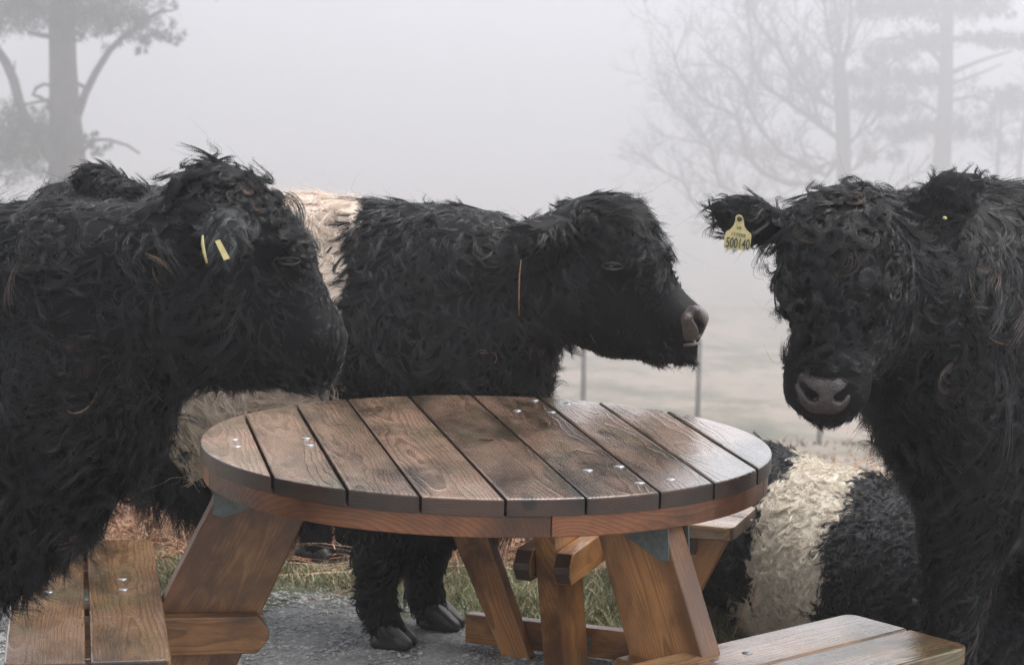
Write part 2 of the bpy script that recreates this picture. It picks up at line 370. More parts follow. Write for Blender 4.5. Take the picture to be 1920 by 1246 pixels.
# dead bracken: leaning stems with side fronds
def bracken():
    N = 6500
    x = rng.uniform(-2.6, 1.9, N); y = 6.75 + rng.power(.75, N) * 4.0
    kp = ~((np.abs(x + .60) < .22) & (y < 7.5)); x, y = x[kp], y[kp]; N = len(x)
    lens = rng.uniform(.18, .55, N); az = rng.uniform(0, 6.28, N); el = np.abs(rng.normal(.25, .38, N))
    mb_v, mb_f, mc = [], [], []
    cs = palette(N, [(.40, .215, .13), (.32, .16, .09), (.48, .31, .19), (.20, .10, .06)], [.4, .25, .22, .13], .2)
    z = terrain(x, y) + rng.uniform(0, .10, N) * np.clip((y - 6.9) * 2, .2, 1)
    K = 5; t = np.linspace(0, 1, K)
    D = np.stack([np.cos(az) * np.cos(el), np.sin(az) * np.cos(el), np.sin(el)], -1)
    side = np.stack([-np.sin(az), np.cos(az), np.zeros(N)], -1)
    bend = rng.normal(0, .12, N)
    P = np.stack([x, y, z], -1)[:, None, :] + D[:, None, :] * (lens[:, None] * t)[..., None] + side[:, None, :] * (bend[:, None] * t ** 2)[..., None]
    P[..., 2] += (lens[:, None] * (.18 * t - .30 * t ** 2))
    P[..., 2] = np.maximum(P[..., 2], terrain(P[..., 0], P[..., 1]) + .004)
    def ribbon(P, w, C, vert=False):
        n, kk = P.shape[:2]
        T = np.gradient(P, axis=1); T /= np.linalg.norm(T, axis=2, keepdims=True) + 1e-9
        up = np.array([0, -.6, .8]) if not vert else rng.normal(0, 1, (n, 1, 3))
        S = np.cross(T, up); S /= np.linalg.norm(S, axis=2, keepdims=True) + 1e-9
        w = w[:, None, None] * np.linspace(1, .35, kk)[None, :, None]
        V = np.stack([P - S * w, P + S * w], 2).reshape(-1, 3); q = np.arange(kk - 1) * 2
        f = np.stack([q, q + 1, q + 3, q + 2], -1); off = sum(len(a) for a in mb_v)
        mb_v.append(V); mb_f.append((f[None] + (np.arange(n) * 2 * kk)[:, None, None]).reshape(-1, 4) + off); mc.append(np.repeat(C, 2 * kk, 0))
    ribbon(P, rng.uniform(.0014, .0034, N), cs)
    for rep in range(11):
        tt = rng.uniform(.2, 1, N); i0 = np.clip((tt * (K - 1)).astype(int), 0, K - 2); fr = tt * (K - 1) - i0
        r_ = np.arange(N); B = P[r_, i0] * (1 - fr)[:, None] + P[r_, i0 + 1] * fr[:, None]
        sg = rng.choice([-1, 1], N)[:, None]
        d = side * sg * rng.uniform(.6, 1, (N, 1)) + D * .5 + rng.normal(0, .35, (N, 3)); d /= np.linalg.norm(d, axis=1, keepdims=True)
        L = rng.uniform(.03, .12, N)[:, None, None] * (1.2 - tt)[:, None, None]
        tk = np.linspace(0, 1, 4)[None, :, None]
        Q = B[:, None, :] + d[:, None, :] * L * tk; Q[..., 2] -= (L[..., 0] * tk[..., 0] ** 2 * .5)
        ribbon(Q, rng.uniform(.0014, .0038, N), cs * rng.uniform(.8, 1.25, (N, 1)), True)
    o = link('bracken', np_mesh('bracken', np.concatenate(mb_v), np.concatenate(mb_f), True, np.concatenate(mc)), M['blade'])
    tag(o, 'collapsed rust brown dead bracken beyond the grass verge', 'bracken', kind='stuff')
bracken()

# rough tussocks over the far field
N = 9000
ty_ = np.exp(rng.uniform(math.log(9.5), math.log(55), N)); tx_ = rng.uniform(-.30, .30, N) * ty_
blades('rough_grass', tx_, ty_, rng.uniform(.06, .2, N) * np.clip(ty_ / 40, .5, 1.6), rng.uniform(.3, 1.2, N), rng.uniform(.01, .03, N) * np.clip(ty_ / 30, .4, 4),
       palette(N, [(.22, .16, .10), (.24, .155, .10), (.15, .13, .08), (.2, .16, .10)], [.35, .3, .15, .2], .12), 'pale rough grass fading into the fog on the hillside', 'grass', seg=2)

# ------------------------------------------------------------------ far trees and fence
def wiggle(a, b, n, amp, seed):
    r = random.Random(seed); a, b = Vector(a), Vector(b); L = (b - a).length; out = []
    for i in range(n + 1):
        t = i / n; p = a.lerp(b, t)
        if 0 < i < n: p += Vector((r.gauss(0, 1), r.gauss(0, 1), r.gauss(0, 1))) * amp * L
        out.append(p)
    return out

def foliage(parent, blobs, size, per, name='crown', seed=3, flat=1.0):
    """clumps of small needle faces: blobs = (centre, radius)"""
    g = np.random.default_rng(seed); Vs = []
    for c, r, kx in blobs:
        n = int(per * (r ** 2) * kx) + 20
        nsub = max(3, int(n / 45))
        sc = g.normal(0, .5, (nsub, 3)) * np.array([1.5, 1.0, .55 * flat]) * r + np.array(c)
        idx = g.integers(0, nsub, n)
        p = sc[idx] + g.normal(0, .13, (n, 3)) * r
        d = g.normal(0, 1, (n, 3)); d /= np.linalg.norm(d, axis=1, keepdims=True)
        e = np.cross(d, g.normal(0, 1, (n, 3))); e /= np.linalg.norm(e, axis=1, keepdims=True)
        s = size * g.uniform(.5, 1.3, (n, 1))
        Vs.append(np.stack([p - d * s, p + e * s * .30, p + d * s, p - e * s * .30], 1).reshape(-1, 3))
    V = np.concatenate(Vs); F = np.arange(len(V)).reshape(-1, 4)
    return link(name, np_mesh(name, V, F, False), M['needles'], parent)

def left_pine():
    Y = 125; k = 1.25
    base = at(128, 300, Y); gz = float(terrain(base[0], Y))
    t = empty('pine_tree', (base[0], Y, gz), 0, 'big foggy pine with a thick bare lower trunk behind the left cow', 'tree')
    mb = MB()
    pts = [(base[0] + .2, Y, gz - .5)] + [tuple(at(x, y, Y)) for x, y in ((127, 420), (126, 300), (121, 200), (118, 120), (116, 40), (118, -40), (122, -140), (120, -260))]
    mb.tube(pts, [k * a for a in (1.05, .92, .86, .70, .62, .60, .58, .4, .15)], 14)
    mb.build('trunk', M['bark'], t)
    def limb(ps, r0, r1, dy=0):
        m = MB(); P = [tuple(at(x, y, Y + dy)) for x, y in ps]
        m.tube(P, list(np.linspace(r0 * k, r1 * k, len(P))), 7); m.build('limb', M['bark'], t)
    limb([(146, 215), (160, 175), (180, 135), (205, 95), (232, 68), (262, 50), (285, 30), (302, 20), (325, 20)], .20, .05, -1)
    limb([(98, 300), (68, 252), (48, 225), (36, 190), (26, 150), (12, 118), (-12, 85), (-40, 50)], .26, .20, -1.5)
    limb([(26, 135), (28, 113)], .06, .02, -1.5)
    limb([(94, 194), (74, 182), (62, 178), (68, 165), (82, 158), (96, 160)], .09, .07, -1.2)
    limb([(94, 186), (78, 190), (66, 192), (45, 197), (30, 215)], .08, .05, -1.4)
    limb([(143, 156), (152, 160), (164, 167)], .10, .09, -1)
    limb([(150, 290), (175, 262), (205, 262), (240, 273), (262, 288)], .09, .05, -1)
    limb([(110, 70), (75, 66), (52, 60)], .15, .08, -1)
    b = []
    for x, y, r, kx in ((20, 18, 1.5, 1.1), (60, 20, 1.5, 1.1), (-10, 50, 1.2, .8), (175, 22, 1.4, 1.1), (210, 28, 1.3, 1.3), (250, 45, .9, 1.5), (150, 55, 1.0, .7), (285, 68, .75, 1.4), (312, 75, .4, 1.3), (262, 96, .45, .7), (160, 70, .5, .8), (300, 8, .5, .6),
                        (20, 225, 1.3, .9), (55, 235, 1.2, .9), (30, 270, 1.4, 1.0), (-10, 260, 1.6, 1.2), (60, 290, 1.2, 1.0), (15, 310, 1.4, .9), (80, 250, .8, .8), (175, 270, .6, .9), (190, 285, .45, .8), (165, 250, .4, .8), (55, 205, .5, .7), (90, -60, 3, 1), (160, -70, 3, 1), (30, -60, 3, 1)):
        b.append((at(x, y, Y - 1 + rng.normal(0, 1)), r * k, kx))
    foliage(t, b, .105, 900, seed=4)
left_pine()

def right_pine():
    Y = 255
    base = at(1770, 340, Y); gz = float(terrain(base[0], Y))
    t = empty('pine_tree', (base[0], Y, gz), 0, 'faint tall pine with flat layered branches behind the right cow', 'tree')
    mb = MB(); pts = [(base[0], Y, gz - .5)] + [tuple(at(x, y, Y)) for x, y in ((1762, 420), (1766, 300), (1772, 200), (1775, 100), (1778, 0), (1780, -80), (1782, -190))]
    mb.tube(pts, [1.8, 1.4, 1.1, .92, .78, .66, .5, .15], 10); mb.build('trunk', M['bark'], t)
    for ps, r0 in (([(1775, 140), (1810, 125), (1850, 110), (1900, 95)], .25), ([(1775, 160), (1820, 145), (1880, 120)], .2), ([(1768, 120), (1740, 90), (1690, 70), (1640, 75)], .25),
                   ([(1770, 60), (1755, 20), (1740, -10)], .22), ([(1768, 215), (1720, 190), (1680, 200)], .2), ([(1805, 130), (1812, 160), (1818, 180)], .06), ([(1775, 190), (1830, 180), (1870, 200)], .2), ([(1770, 70), (1820, 75), (1910, 70)], .2)):
        m = MB(); P = [tuple(at(x, y, Y - 1)) for x, y in ps]; m.tube(P, list(np.linspace(r0 * 1.3, r0 * .5, len(P))), 6); m.build('limb', M['bark'], t)
    b = []
    for x, y, r, kx in ((1700, 10, 3, .9), (1760, 10, 3, .9), (1640, 20, 2.4, .7), (1830, 5, 2.2, .8), (1865, 25, 1.2, .8), (1720, 85, 2.2, .9), (1660, 100, 2, .7), (1760, 70, 1.8, .8), (1630, 110, 1.6, .5), (1860, 72, 1.8, .8), (1905, 78, 1.8, .9), (1940, 75, 2, .9),
                        (1700, 140, 2.4, .8), (1650, 160, 2.4, .8), (1600, 150, 1.8, .5), (1620, 190, 2.2, .7), (1680, 200, 2.4, .7), (1730, 150, 2, .7), (1890, 175, 2, .8), (1870, 205, 1.8, .6), (1920, 190, 2, .8), (1740, 240, 2.2, .8), (1800, 235, 2.2, .8), (1680, 255, 2.2, .7), (1850, 250, 2, .7), (1640, 290, 1.8, .5), (1910, 280, 2, .5)):
        b.append((at(x, y, Y + rng.normal(0, 1)), r * 1.4, kx))
    foliage(t, b, .26, 170, seed=9, flat=.55)
right_pine()

def bare_tree():
    Y = 235
    base = at(1582, 330, Y); gz = float(terrain(base[0], Y))
    t = empty('bare_tree', (base[0], Y, gz), 0, 'faint leafless broad tree with many fine upswept branches beside the foggy pine', 'tree')
    mb = MB(); mb.tube([(base[0], Y, gz - .5)] + [tuple(at(x, y, Y)) for x, y in ((1582, 420), (1582, 300), (1580, 220), (1576, 150), (1572, 110))], [1.3, 1.0, .80, .82, .82, .6], 10)
    mb.build('trunk', M['bark'], t)
    limbs = [([(1574, 130), (1560, 95), (1552, 60), (1546, 10), (1540, -50)], .32), ([(1580, 120), (1592, 70), (1596, 0), (1598, -60)], .30), ([(1572, 125), (1574, 80), (1570, 30), (1560, -40)], .2),
             ([(1575, 210), (1540, 190), (1505, 165), (1480, 130), (1460, 90), (1425, 50), (1400, 0), (1385, -40)], .32),
             ([(1578, 265), (1545, 240), (1510, 215), (1470, 185), (1435, 165), (1415, 130), (1408, 70), (1400, 10), (1396, -40)], .36),
             ([(1530, 225), (1528, 195), (1540, 160), (1520, 120), (1500, 80), (1450, 20)], .16),
             ([(1580, 290), (1550, 330), (1510, 310), (1460, 285), (1425, 240), (1405, 200), (1395, 160), (1370, 130), (1330, 110)], .36),
             ([(1545, 345), (1480, 345), (1430, 325), (1400, 290), (1390, 240), (1380, 215), (1340, 200), (1310, 180), (1275, 140), (1262, 100)], .32),
             ([(1500, 370), (1420, 380), (1350, 350), (1338, 300), (1330, 270), (1310, 240), (1270, 215), (1240, 170)], .26),
             ([(1480, 400), (1400, 420), (1310, 395), (1280, 340), (1240, 320), (1210, 300)], .22), ([(1340, 285), (1320, 270), (1280, 262), (1240, 255)], .14),
             ([(1588, 275), (1610, 250), (1640, 225), (1660, 180), (1670, 120)], .22), ([(1585, 330), (1620, 300), (1670, 270), (1720, 250)], .18),
             ([(1600, 400), (1660, 360), (1720, 320), (1760, 270)], .2)]
    r = random.Random(5)
    big = MB(); fine = MB()
    def grow(p, d, L, rad, depth):
        n = 4; pts = [p]; q = p.copy()
        for i in range(n):
            d = (d + Vector((r.gauss(0, .16), r.gauss(0, .16), r.gauss(.04, .14)))).normalized(); q = q + d * (L / n); pts.append(q.copy())
        fine.tube(pts, list(np.linspace(rad, rad * .4, n + 1)), 3 if depth > 1 else 4, False)
        if depth < 5:
            for j in range(r.choice((2, 3, 3))):
                k_ = r.choice((1, 2, 3, 4)); nd = (d + Vector((r.gauss(0, .55), r.gauss(0, .55), r.gauss(.12, .45)))).normalized()
                grow(pts[k_], nd, L * r.uniform(.5, .8), rad * .6, depth + 1)
    for ps, r0 in limbs:
        dy = r.uniform(-3, 3); P = [Vector(at(x, y, Y + dy * i / len(ps))) for i, (x, y) in enumerate(ps)]
        m = MB(); m.tube(P, list(np.linspace(r0 * .9, r0 * .28, len(P))), 6); m.build('limb', M['bark'], t)
        for i in range(1, len(P)):
            for j in range(4):
                f = r.random(); p = P[i - 1].lerp(P[i], f); d = (P[i] - P[i - 1]).normalized()
                nd = (d * .9 + Vector((r.gauss(-.1, .5), r.gauss(0, .4), r.gauss(.3, .4)))).normalized()
                grow(p, nd, r.uniform(2.4, 5.0), r0 * (1 - .6 * i / len(P)) * .34 + .02, 1)
    o = fine.build('twigs', M['bark'], t); o['kind'] = 'stuff'
bare_tree()

def slim_tree(px, Y, tilt, label, h=260):
    base = at(px, 345, Y); gz = float(terrain(base[0], Y))
    t = empty('bare_tree', (base[0], Y, gz), 0, label, 'tree')
    r = random.Random(px); mb = MB()
    P = [Vector((base[0], Y, gz - .4))] + [Vector(at(px + tilt * i / 5, 345 - h * i / 5, Y)) for i in range(6)]
    mb.tube(P, [.45, .3, .27, .24, .2, .14, .05], 7); mb.build('trunk', M['bark'], t)
    br = MB()
    for i in range(26):
        k_ = r.randint(1, 5); p = P[k_].lerp(P[k_ + 1], r.random()); q = p + Vector((r.choice((-1, 1)) * r.uniform(1, 3.2), r.gauss(0, 1), r.uniform(.6, 2.6)))
        w = wiggle(p, q, 4, .05, i + px); br.tube(w, [.08, .06, .05, .03, .02], 4, False)
        for a in w[1:]:
            br.tube([a, a + Vector((r.gauss(0, .8), r.gauss(0, .5), r.uniform(.1, 1.1)))], [.03, .012], 3, False)
    o = br.build('branches', M['bark'], t); o['kind'] = 'stuff'
slim_tree(1868, 265, 12, 'slim leafless tree in the fog just right of the layered pine', 170)
slim_tree(1908, 262, 22, 'slim leafless tree in the fog at the right edge of the photo', 210)

posts = [(1090, 'foggy fence post below the chin of the middle cow'), (1305, 'foggy fence post below the nose of the middle cow'), (1535, 'foggy fence post below the muzzle of the facing cow')]
for i, (px, lb) in enumerate(posts):
    b = at(px, 840, 60); z = float(terrain(b[0], 60)); m = MB()
    m.tube([(b[0], 60, z - .3), (b[0] + .01, 60, z + 1.2), (b[0] + .03 * (i - 1), 60, z + 2.55), (b[0] + .03 * (i - 1), 60, z + 2.60)], [.078, .074, .070, .03], 8)
    o = m.build('fence_post', M['post']); tag(o, lb, 'fence post', 'fence posts on the foggy hillside')
# ------------------------------------------------------------------ picnic table
TC = (-0.0523, 4.9355); TYAW = 0.2
table = empty('picnic_table', (TC[0], TC[1], 0), TYAW, 'wet round wooden picnic table with three attached plank benches', 'table')
# table-local: x across the planks, y along them

def prism(name, poly, z0, z1, mat, parent, bev=0.006, seg=3, bottom=False, origin=None, M4=None, holes=None, world_space=False):
    """extrude a 2D polygon (local x,y) between z0 and z1, top (and side) edges rounded"""
    bm = bmesh.new()
    vs = [bm.verts.new((x, y, z0)) for x, y in poly]
    f = bm.faces.new(vs); bmesh.ops.recalc_face_normals(bm, faces=[f])
    if f.normal.z > 0: f.normal_flip()
    r = bmesh.ops.extrude_face_region(bm, geom=[f]); nv = [g for g in r['geom'] if isinstance(g, bmesh.types.BMVert)]
    for v in nv: v.co.z = z1
    bmesh.ops.recalc_face_normals(bm, faces=bm.faces[:])
    if bev:
        es = [e for e in bm.edges if all(abs(v.co.z - z1) < 1e-6 for v in e.verts)]
        if bottom: es = bm.edges[:]
        bmesh.ops.bevel(bm, geom=es, offset=bev, segments=seg, profile=.5, affect='EDGES', clamp_overlap=True)
    if origin is not None:
        for v in bm.verts: v.co -= Vector(origin)
    me = bpy.data.meshes.new(name); bm.to_mesh(me); bm.free()
    me.materials.append(mat)
    if name == 'plank':
        me.materials.append(M['end'])
        for p in me.polygons:
            if abs(p.normal.z) < .45: p.material_index = 1
    o = link(name, me, mat, parent, world_space)
    if origin is not None: o.location = origin
    return o

R = 0.65; TOPZ = 0.74; TH = 0.036
offs = [-R, -.5231, -.3847, -.2469, -.0818, .0836, .2495, .3875, .5277, R]
gap = .0030
tilt = [0.0006, -.0004, .0003, -.0006, .0004, -.0003, .0006, -.0002, .0005]
for i in range(9):
    x0, x1 = offs[i] + (gap if i > 0 else 0), offs[i + 1] - (gap if i < 8 else 0)
    poly = []
    xsn = np.linspace(x0, x1, 13 if 0 < i < 8 else 22)
    if i == 0: xsn = x0 + (x1 - x0) * np.linspace(0, 1, 22) ** 2.0
    if i == 8: xsn = x1 - (x1 - x0) * (1 - np.linspace(0, 1, 22)) ** 2.0
    up = [(x, math.sqrt(max(R * R - x * x, 0))) for x in xsn]; lo = [(x, -math.sqrt(max(R * R - x * x, 0))) for x in xsn[::-1]]
    poly = up + lo
    q = [poly[0]]
    for p_ in poly[1:]:
        if (p_[0] - q[-1][0]) ** 2 + (p_[1] - q[-1][1]) ** 2 > 1e-7: q.append(p_)
    if (q[0][0] - q[-1][0]) ** 2 + (q[0][1] - q[-1][1]) ** 2 < 1e-7: q.pop()
    xc = (x0 + x1) / 2
    o = prism('plank', q, TOPZ - TH, TOPZ + tilt[i], M['top'], table, .0050, 3, origin=(xc, 0, TOPZ - TH))
# parasol hole: a dark turned sleeve let into the middle plank
def ring_mesh(ro, ri, h, n=28):
    v, f = [], []
    for z, r in ((0, ro), (0, ri), (-h, ri)):
        for j in range(n):
            a = 2 * math.pi * j / n; v.append((r * math.cos(a), r * math.sin(a), z))
    for k_ in range(2):
        for j in range(n): f.append((k_ * n + j, k_ * n + (j + 1) % n, (k_ + 1) * n + (j + 1) % n, (k_ + 1) * n + j))
    return v, f
mid = [o for o in table.children if abs(o.location.x) < .01][0]
bm = bmesh.new()
bmesh.ops.create_cone(bm, cap_ends=True, segments=32, radius1=.0185, radius2=.0185, depth=.2)
cm = bpy.data.meshes.new('hole_cutter'); bm.to_mesh(cm); bm.free()
cut = bpy.data.objects.new('hole_cutter', cm); COL.objects.link(cut); cut.parent = table; cut.location = (0, 0, TOPZ)
bpy.context.view_layer.update()
bo = mid.modifiers.new('hole', 'BOOLEAN'); bo.object = cut; bo.operation = 'DIFFERENCE'; bo.solver = 'EXACT'
dg = bpy.context.evaluated_depsgraph_get(); me2 = bpy.data.meshes.new_from_object(mid.evaluated_get(dg))
mid.modifiers.clear(); mid.data = me2;  bpy.data.objects.remove(cut)
if len(me2.materials) == 0: me2.materials.append(M['top'])

# rim under the planks
rim_cuts = [-88.8, -28, 30, 92, 151, 189]
for i, a0 in enumerate(rim_cuts):
    a1 = rim_cuts[(i + 1) % 6] + (360 if i == 5 else 0)
    if a1 < a0: a1 += 360
    aa = np.radians(np.linspace(a0 + .08, a1 - .08, 16)); ro, ri = R - .006, R - .055
    poly = [(ro * math.cos(a), ro * math.sin(a)) for a in aa] + [(ri * math.cos(a), ri * math.sin(a)) for a in aa[::-1]]
    am = math.radians((a0 + a1) / 2)
    # rotate into the segment's own frame so its grain follows it
    c, s = math.cos(-am), math.sin(-am)
    pl = [(x * c - y * s, x * s + y * c) for x, y in poly]
    o = prism('rim_segment', pl, TOPZ - TH - .046, TOPZ - TH - .001, M['rim'], table, .0025, 2, bottom=True, origin=(R * .95, 0, TOPZ - TH - .02))
    o.location = (R * .95 * math.cos(am), R * .95 * math.sin(am), TOPZ - TH - .02); o.rotation_euler = (0, 0, am)

def bolt_mesh(r=.0112, h=.0022):
    bm = bmesh.new(); bmesh.ops.create_uvsphere(bm, u_segments=18, v_segments=10, radius=r)
    bmesh.ops.delete(bm, geom=[v for v in bm.verts if v.co.z < -.2 * r], context='VERTS')
    for v in bm.verts: v.co.z *= h / r
    me = bpy.data.meshes.new('bolt'); bm.to_mesh(me); bm.free()
    me.polygons.foreach_set('use_smooth', [True] * len(me.polygons)); me.materials.append(M['bolt']); return me
BOLT = bolt_mesh()
def bolt(parent, loc, rot=None, s=1.0):
    o = bpy.data.objects.new('bolt', BOLT); COL.objects.link(o); o.parent = parent; o.location = loc; o.scale = (s, s, s)
    if rot is not None: o.rotation_euler = rot
    return o
ca, sa = math.cos(-TYAW), math.sin(-TYAW)
for X, Y_ in ((.114, .589), (.07, .425), (.155, .414), (.198, .551), (.222, -.329), (.292, -.277), (.326, -.454), (.394, -.406), (-.571, -.067), (-.554, -.151), (-.411, -.031), (-.395, -.116)):
    bolt(table, (X * ca - Y_ * sa, X * sa + Y_ * ca, TOPZ + .0004))

def board(name, frame, a, b, width, thick, mat, ends=0.0, bev=.004, parent=table):
    """straight board from a to b given in (r, t, z) of a radial frame; width in plane 'wdir', thick across"""
    pass

def frame_mat(ang):
    a = math.radians(ang)
    return Matrix(((math.cos(a), -math.sin(a), 0, 0), (math.sin(a), math.cos(a), 0, 0), (0, 0, 1, 0), (0, 0, 0, 1)))   # local axes r, t, z

def solid(name, ang, poly, plane, c0, c1, mat, bev=.004, lengthdir=None, parent=None):
    """poly in 2D, extruded along the third axis from c0 to c1.
    plane 'rz': poly=(r,z), extrude along t; 'rt': poly=(r,t) extrude z; 'tz': poly=(t,z) extrude r."""
    bm = bmesh.new()
    def P(u, v, w):
        return {'rz': (u, w, v), 'rt': (u, v, w), 'tz': (w, u, v)}[plane]
    v0 = [bm.verts.new(P(u, v, c0)) for u, v in poly]; v1 = [bm.verts.new(P(u, v, c1)) for u, v in poly]
    n = len(poly)
    bm.faces.new(v0); bm.faces.new(v1[::-1])
    for i in range(n): bm.faces.new((v0[i], v0[(i + 1) % n], v1[(i + 1) % n], v1[i]))
    bmesh.ops.recalc_face_normals(bm, faces=bm.faces[:])
    if bev: bmesh.ops.bevel(bm, geom=bm.edges[:], offset=bev, segments=2, profile=.5, affect='EDGES', clamp_overlap=True)
    # own frame: Y along lengthdir, Z along the extrusion
    ld = Vector(lengthdir).normalized(); ex = Vector({'rz': (0, 1, 0), 'rt': (0, 0, 1), 'tz': (1, 0, 0)}[plane])
    xa = ld.cross(ex).normalized()
    Rm = Matrix((xa, ld, ex)).transposed().to_4x4()
    c = sum((v.co for v in bm.verts), Vector()) / len(bm.verts)
    L = Matrix.Translation(c) @ Rm
    bm.transform(L.inverted())
    me = bpy.data.meshes.new(name); bm.to_mesh(me); bm.free()
    me.materials.append(mat)
    if name in ('beam', 'bench_plank', 'batten'):
        me.materials.append(M['end'])
        for p in me.polygons:
            if abs(p.normal.y) > .75: p.material_index = 1
    o = link(name, me, mat, parent or table, False)
    o.matrix_local = frame_mat(ang) @ L
    return o

def rounded_rect(u0, u1, v0, v1, r, corners=(1, 1, 1, 1), n=5):
    out = []
    cs = [((u1 - r, v1 - r), 0, corners[0]), ((u0 + r, v1 - r), 90, corners[1]), ((u0 + r, v0 + r), 180, corners[2]), ((u1 - r, v0 + r), 270, corners[3])]
    for (cx, cy_), a0, on in cs:
        if on:
            for j in range(n + 1):
                a = math.radians(a0 + 90 * j / n); out.append((cx + r * math.cos(a), cy_ + r * math.sin(a)))
        else:
            sx = 1 if a0 in (0, 270) else -1; sy = 1 if a0 in (0, 90) else -1
            out.append((cx + sx * r, cy_ + sy * r))
    return out

benches = [  # angle, seat height, inner r, outer r, t from, t to, beam z, beam tip r
    (180, .400, .735, 1.065, -.545, .540, .275, .365, .500),
    (300, .400, .670, 1.005, -.52, .505, .275, .365, .497),
    (60, .420, .755, 1.055, -.415, .52, .300, .385, .440)]
for ang, bz, r0, r1, t0, t1, z0, z1, tip in benches:
    th = .038; g = .0035 if ang != 180 else .005; rm = (r0 + r1) / 2
    # two bench planks; outer corners rounded
    solid('bench_plank', ang, rounded_rect(r0, rm - g, t0, t1, .03, (0, 1, 1, 0)), 'rt', bz - th, bz, M['bench'], .005, (0, 1, 0))
    solid('bench_plank', ang, rounded_rect(rm + g, r1, t0, t1, .03, (1, 0, 0, 1)), 'rt', bz - th, bz, M['bench'], .005, (0, 1, 0))
    # battens under the seat
    for tt in (t0 + .10, t1 - .16):
        solid('batten', ang, [(r0 + .015, bz - th - .045), (r1 - .015, bz - th - .045), (r1 - .015, bz - th - .001), (r0 + .015, bz - th - .001)], 'rz', tt, tt + .06, M['leg'], .003, (1, 0, 0))
    # radial beams sandwiching the table leg
    zt = min(z1, bz - th - .001); ch = .032
    for sd in (-1, 1):
        a_, b_ = (.030, .075) if sd > 0 else (-.075, -.030)
        poly = [(tip, z0 + ch), (tip + ch * .8, z0), (r1 - .03, z0), (r1 - .03, zt), (tip + ch * .8, zt), (tip, zt - ch)]
        bmo = solid('beam', ang, poly, 'rz', a_, b_, M['leg'], .003, (1, 0, 0))
        for rr, zz in ((tip + .045, z0 + .045), (.70, z0 + .05)):
            bolt(bmo, bmo.matrix_local.inverted() @ frame_mat(ang) @ Vector((rr, sd * .0755, zz)), (0, 0, 0), 1.0).matrix_local = \
                bmo.matrix_local.inverted() @ frame_mat(ang) @ Matrix.Translation((rr, sd * .0755, zz)) @ Matrix.Rotation(-sd * math.pi / 2, 4, 'X')
    # splayed table leg
    leg = solid('leg', ang, [(.378, .657), (.600, .657), (.925, 0.0), (.672, 0.0)] if ang != 60 else [(.378, .657), (.600, .657), (.800, 0.0), (.590, 0.0)], 'rz', -.0275, .0275, M['leg'], .004, (.32, 0, -.657))
    for sd in (-1, 1):
        w0, w1 = (.029, .032) if sd > 0 else (-.032, -.029)
        pl = solid('bracket', ang, [(.36, .657), (.618, .657), (.625, .585), (.60, .578)], 'rz', w0, w1, M['bracket'], .0008, (1, 0, 0))
        b_ = bolt(pl, (0, 0, 0)); b_.matrix_local = pl.matrix_local.inverted() @ frame_mat(ang) @ Matrix.Translation((.588, sd * .0325, .603)) @ Matrix.Rotation(-sd * math.pi / 2, 4, 'X')
    # inward-leaning bench legs and a low rail between their feet
    rr = r0 + .03
    for sg in (-1, 1):
        poly = [(sg * .285, bz - th - .001), (sg * .395, bz - th - .001), (sg * .215, 0), (sg * .135, 0)]
        o = solid('bench_leg', ang, poly, 'tz', rr, rr + .05, M['leg'], .004, (0, -sg * .16, -.36))
        b_ = bolt(o, (0, 0, 0)); b_.matrix_local = o.matrix_local.inverted() @ frame_mat(ang) @ Matrix.Translation((rr - .0005, sg * .185, .045)) @ Matrix.Rotation(-math.pi / 2, 4, 'Y')
    solid('rail', ang, [(-.34, .012), (.34, .012), (.34, .092), (-.34, .092)], 'tz', rr + .052, rr + .092, M['leg'], .003, (0, 1, 0))
    if ang == 60:
        solid('bracket', ang, [(-.02, .02), (.06, .02), (.06, .07), (-.02, .07)], 'tz', rr + .047, rr + .051, M['bracket'], .0008, (0, 1, 0))
for px, py, z in ((230, 1085, .40), (232, 1104, .40), (88, 1090, .40), (90, 1109, .40), (1401, 1223, .40), (1341, 1238, .40), (1395, 969, .42), (1409, 974, .42)):
    r = ray(px, py); P = np.array([0, 0, CAMZ]) + r * ((z - CAMZ) / r[2]); X, Y_ = P[0] - TC[0], P[1] - TC[1]
    bolt(table, (X * ca - Y_ * sa, X * sa + Y_ * ca, z + .0004), None, 1.0 if px < 1390 or px > 1420 or py > 1000 else .3)

# ------------------------------------------------------------------ implicit bodies
def prim(A, B, ra, rb, region, s=1.0, w=None, comb=None, k=.07, sub=False):
    return dict(A=np.array(A, float), B=np.array(B, float), ra=ra, rb=rb, region=region, s=s, w=None if w is None else np.array(w, float) / np.linalg.norm(w), comb=comb, k=k, sub=sub)

def sdf_prim(p, P):
    q = P - p['A'].astype(np.float32); ba = (p['B'] - p['A']).astype(np.float32)
    if p['w'] is not None and p['s'] != 1.0:
        w = p['w'].astype(np.float32); f = 1 / p['s'] - 1
        q = q + (q @ w)[..., None] * w * f; ba = ba + (ba @ w) * w * f
    L = float(ba @ ba)
    t = np.clip((q @ ba) / L, 0, 1) if L > 1e-9 else np.zeros(q.shape[:-1], np.float32)
    d = np.linalg.norm(q - t[..., None] * ba, axis=-1) - (p['ra'] + (p['rb'] - p['ra']) * t)
    return d

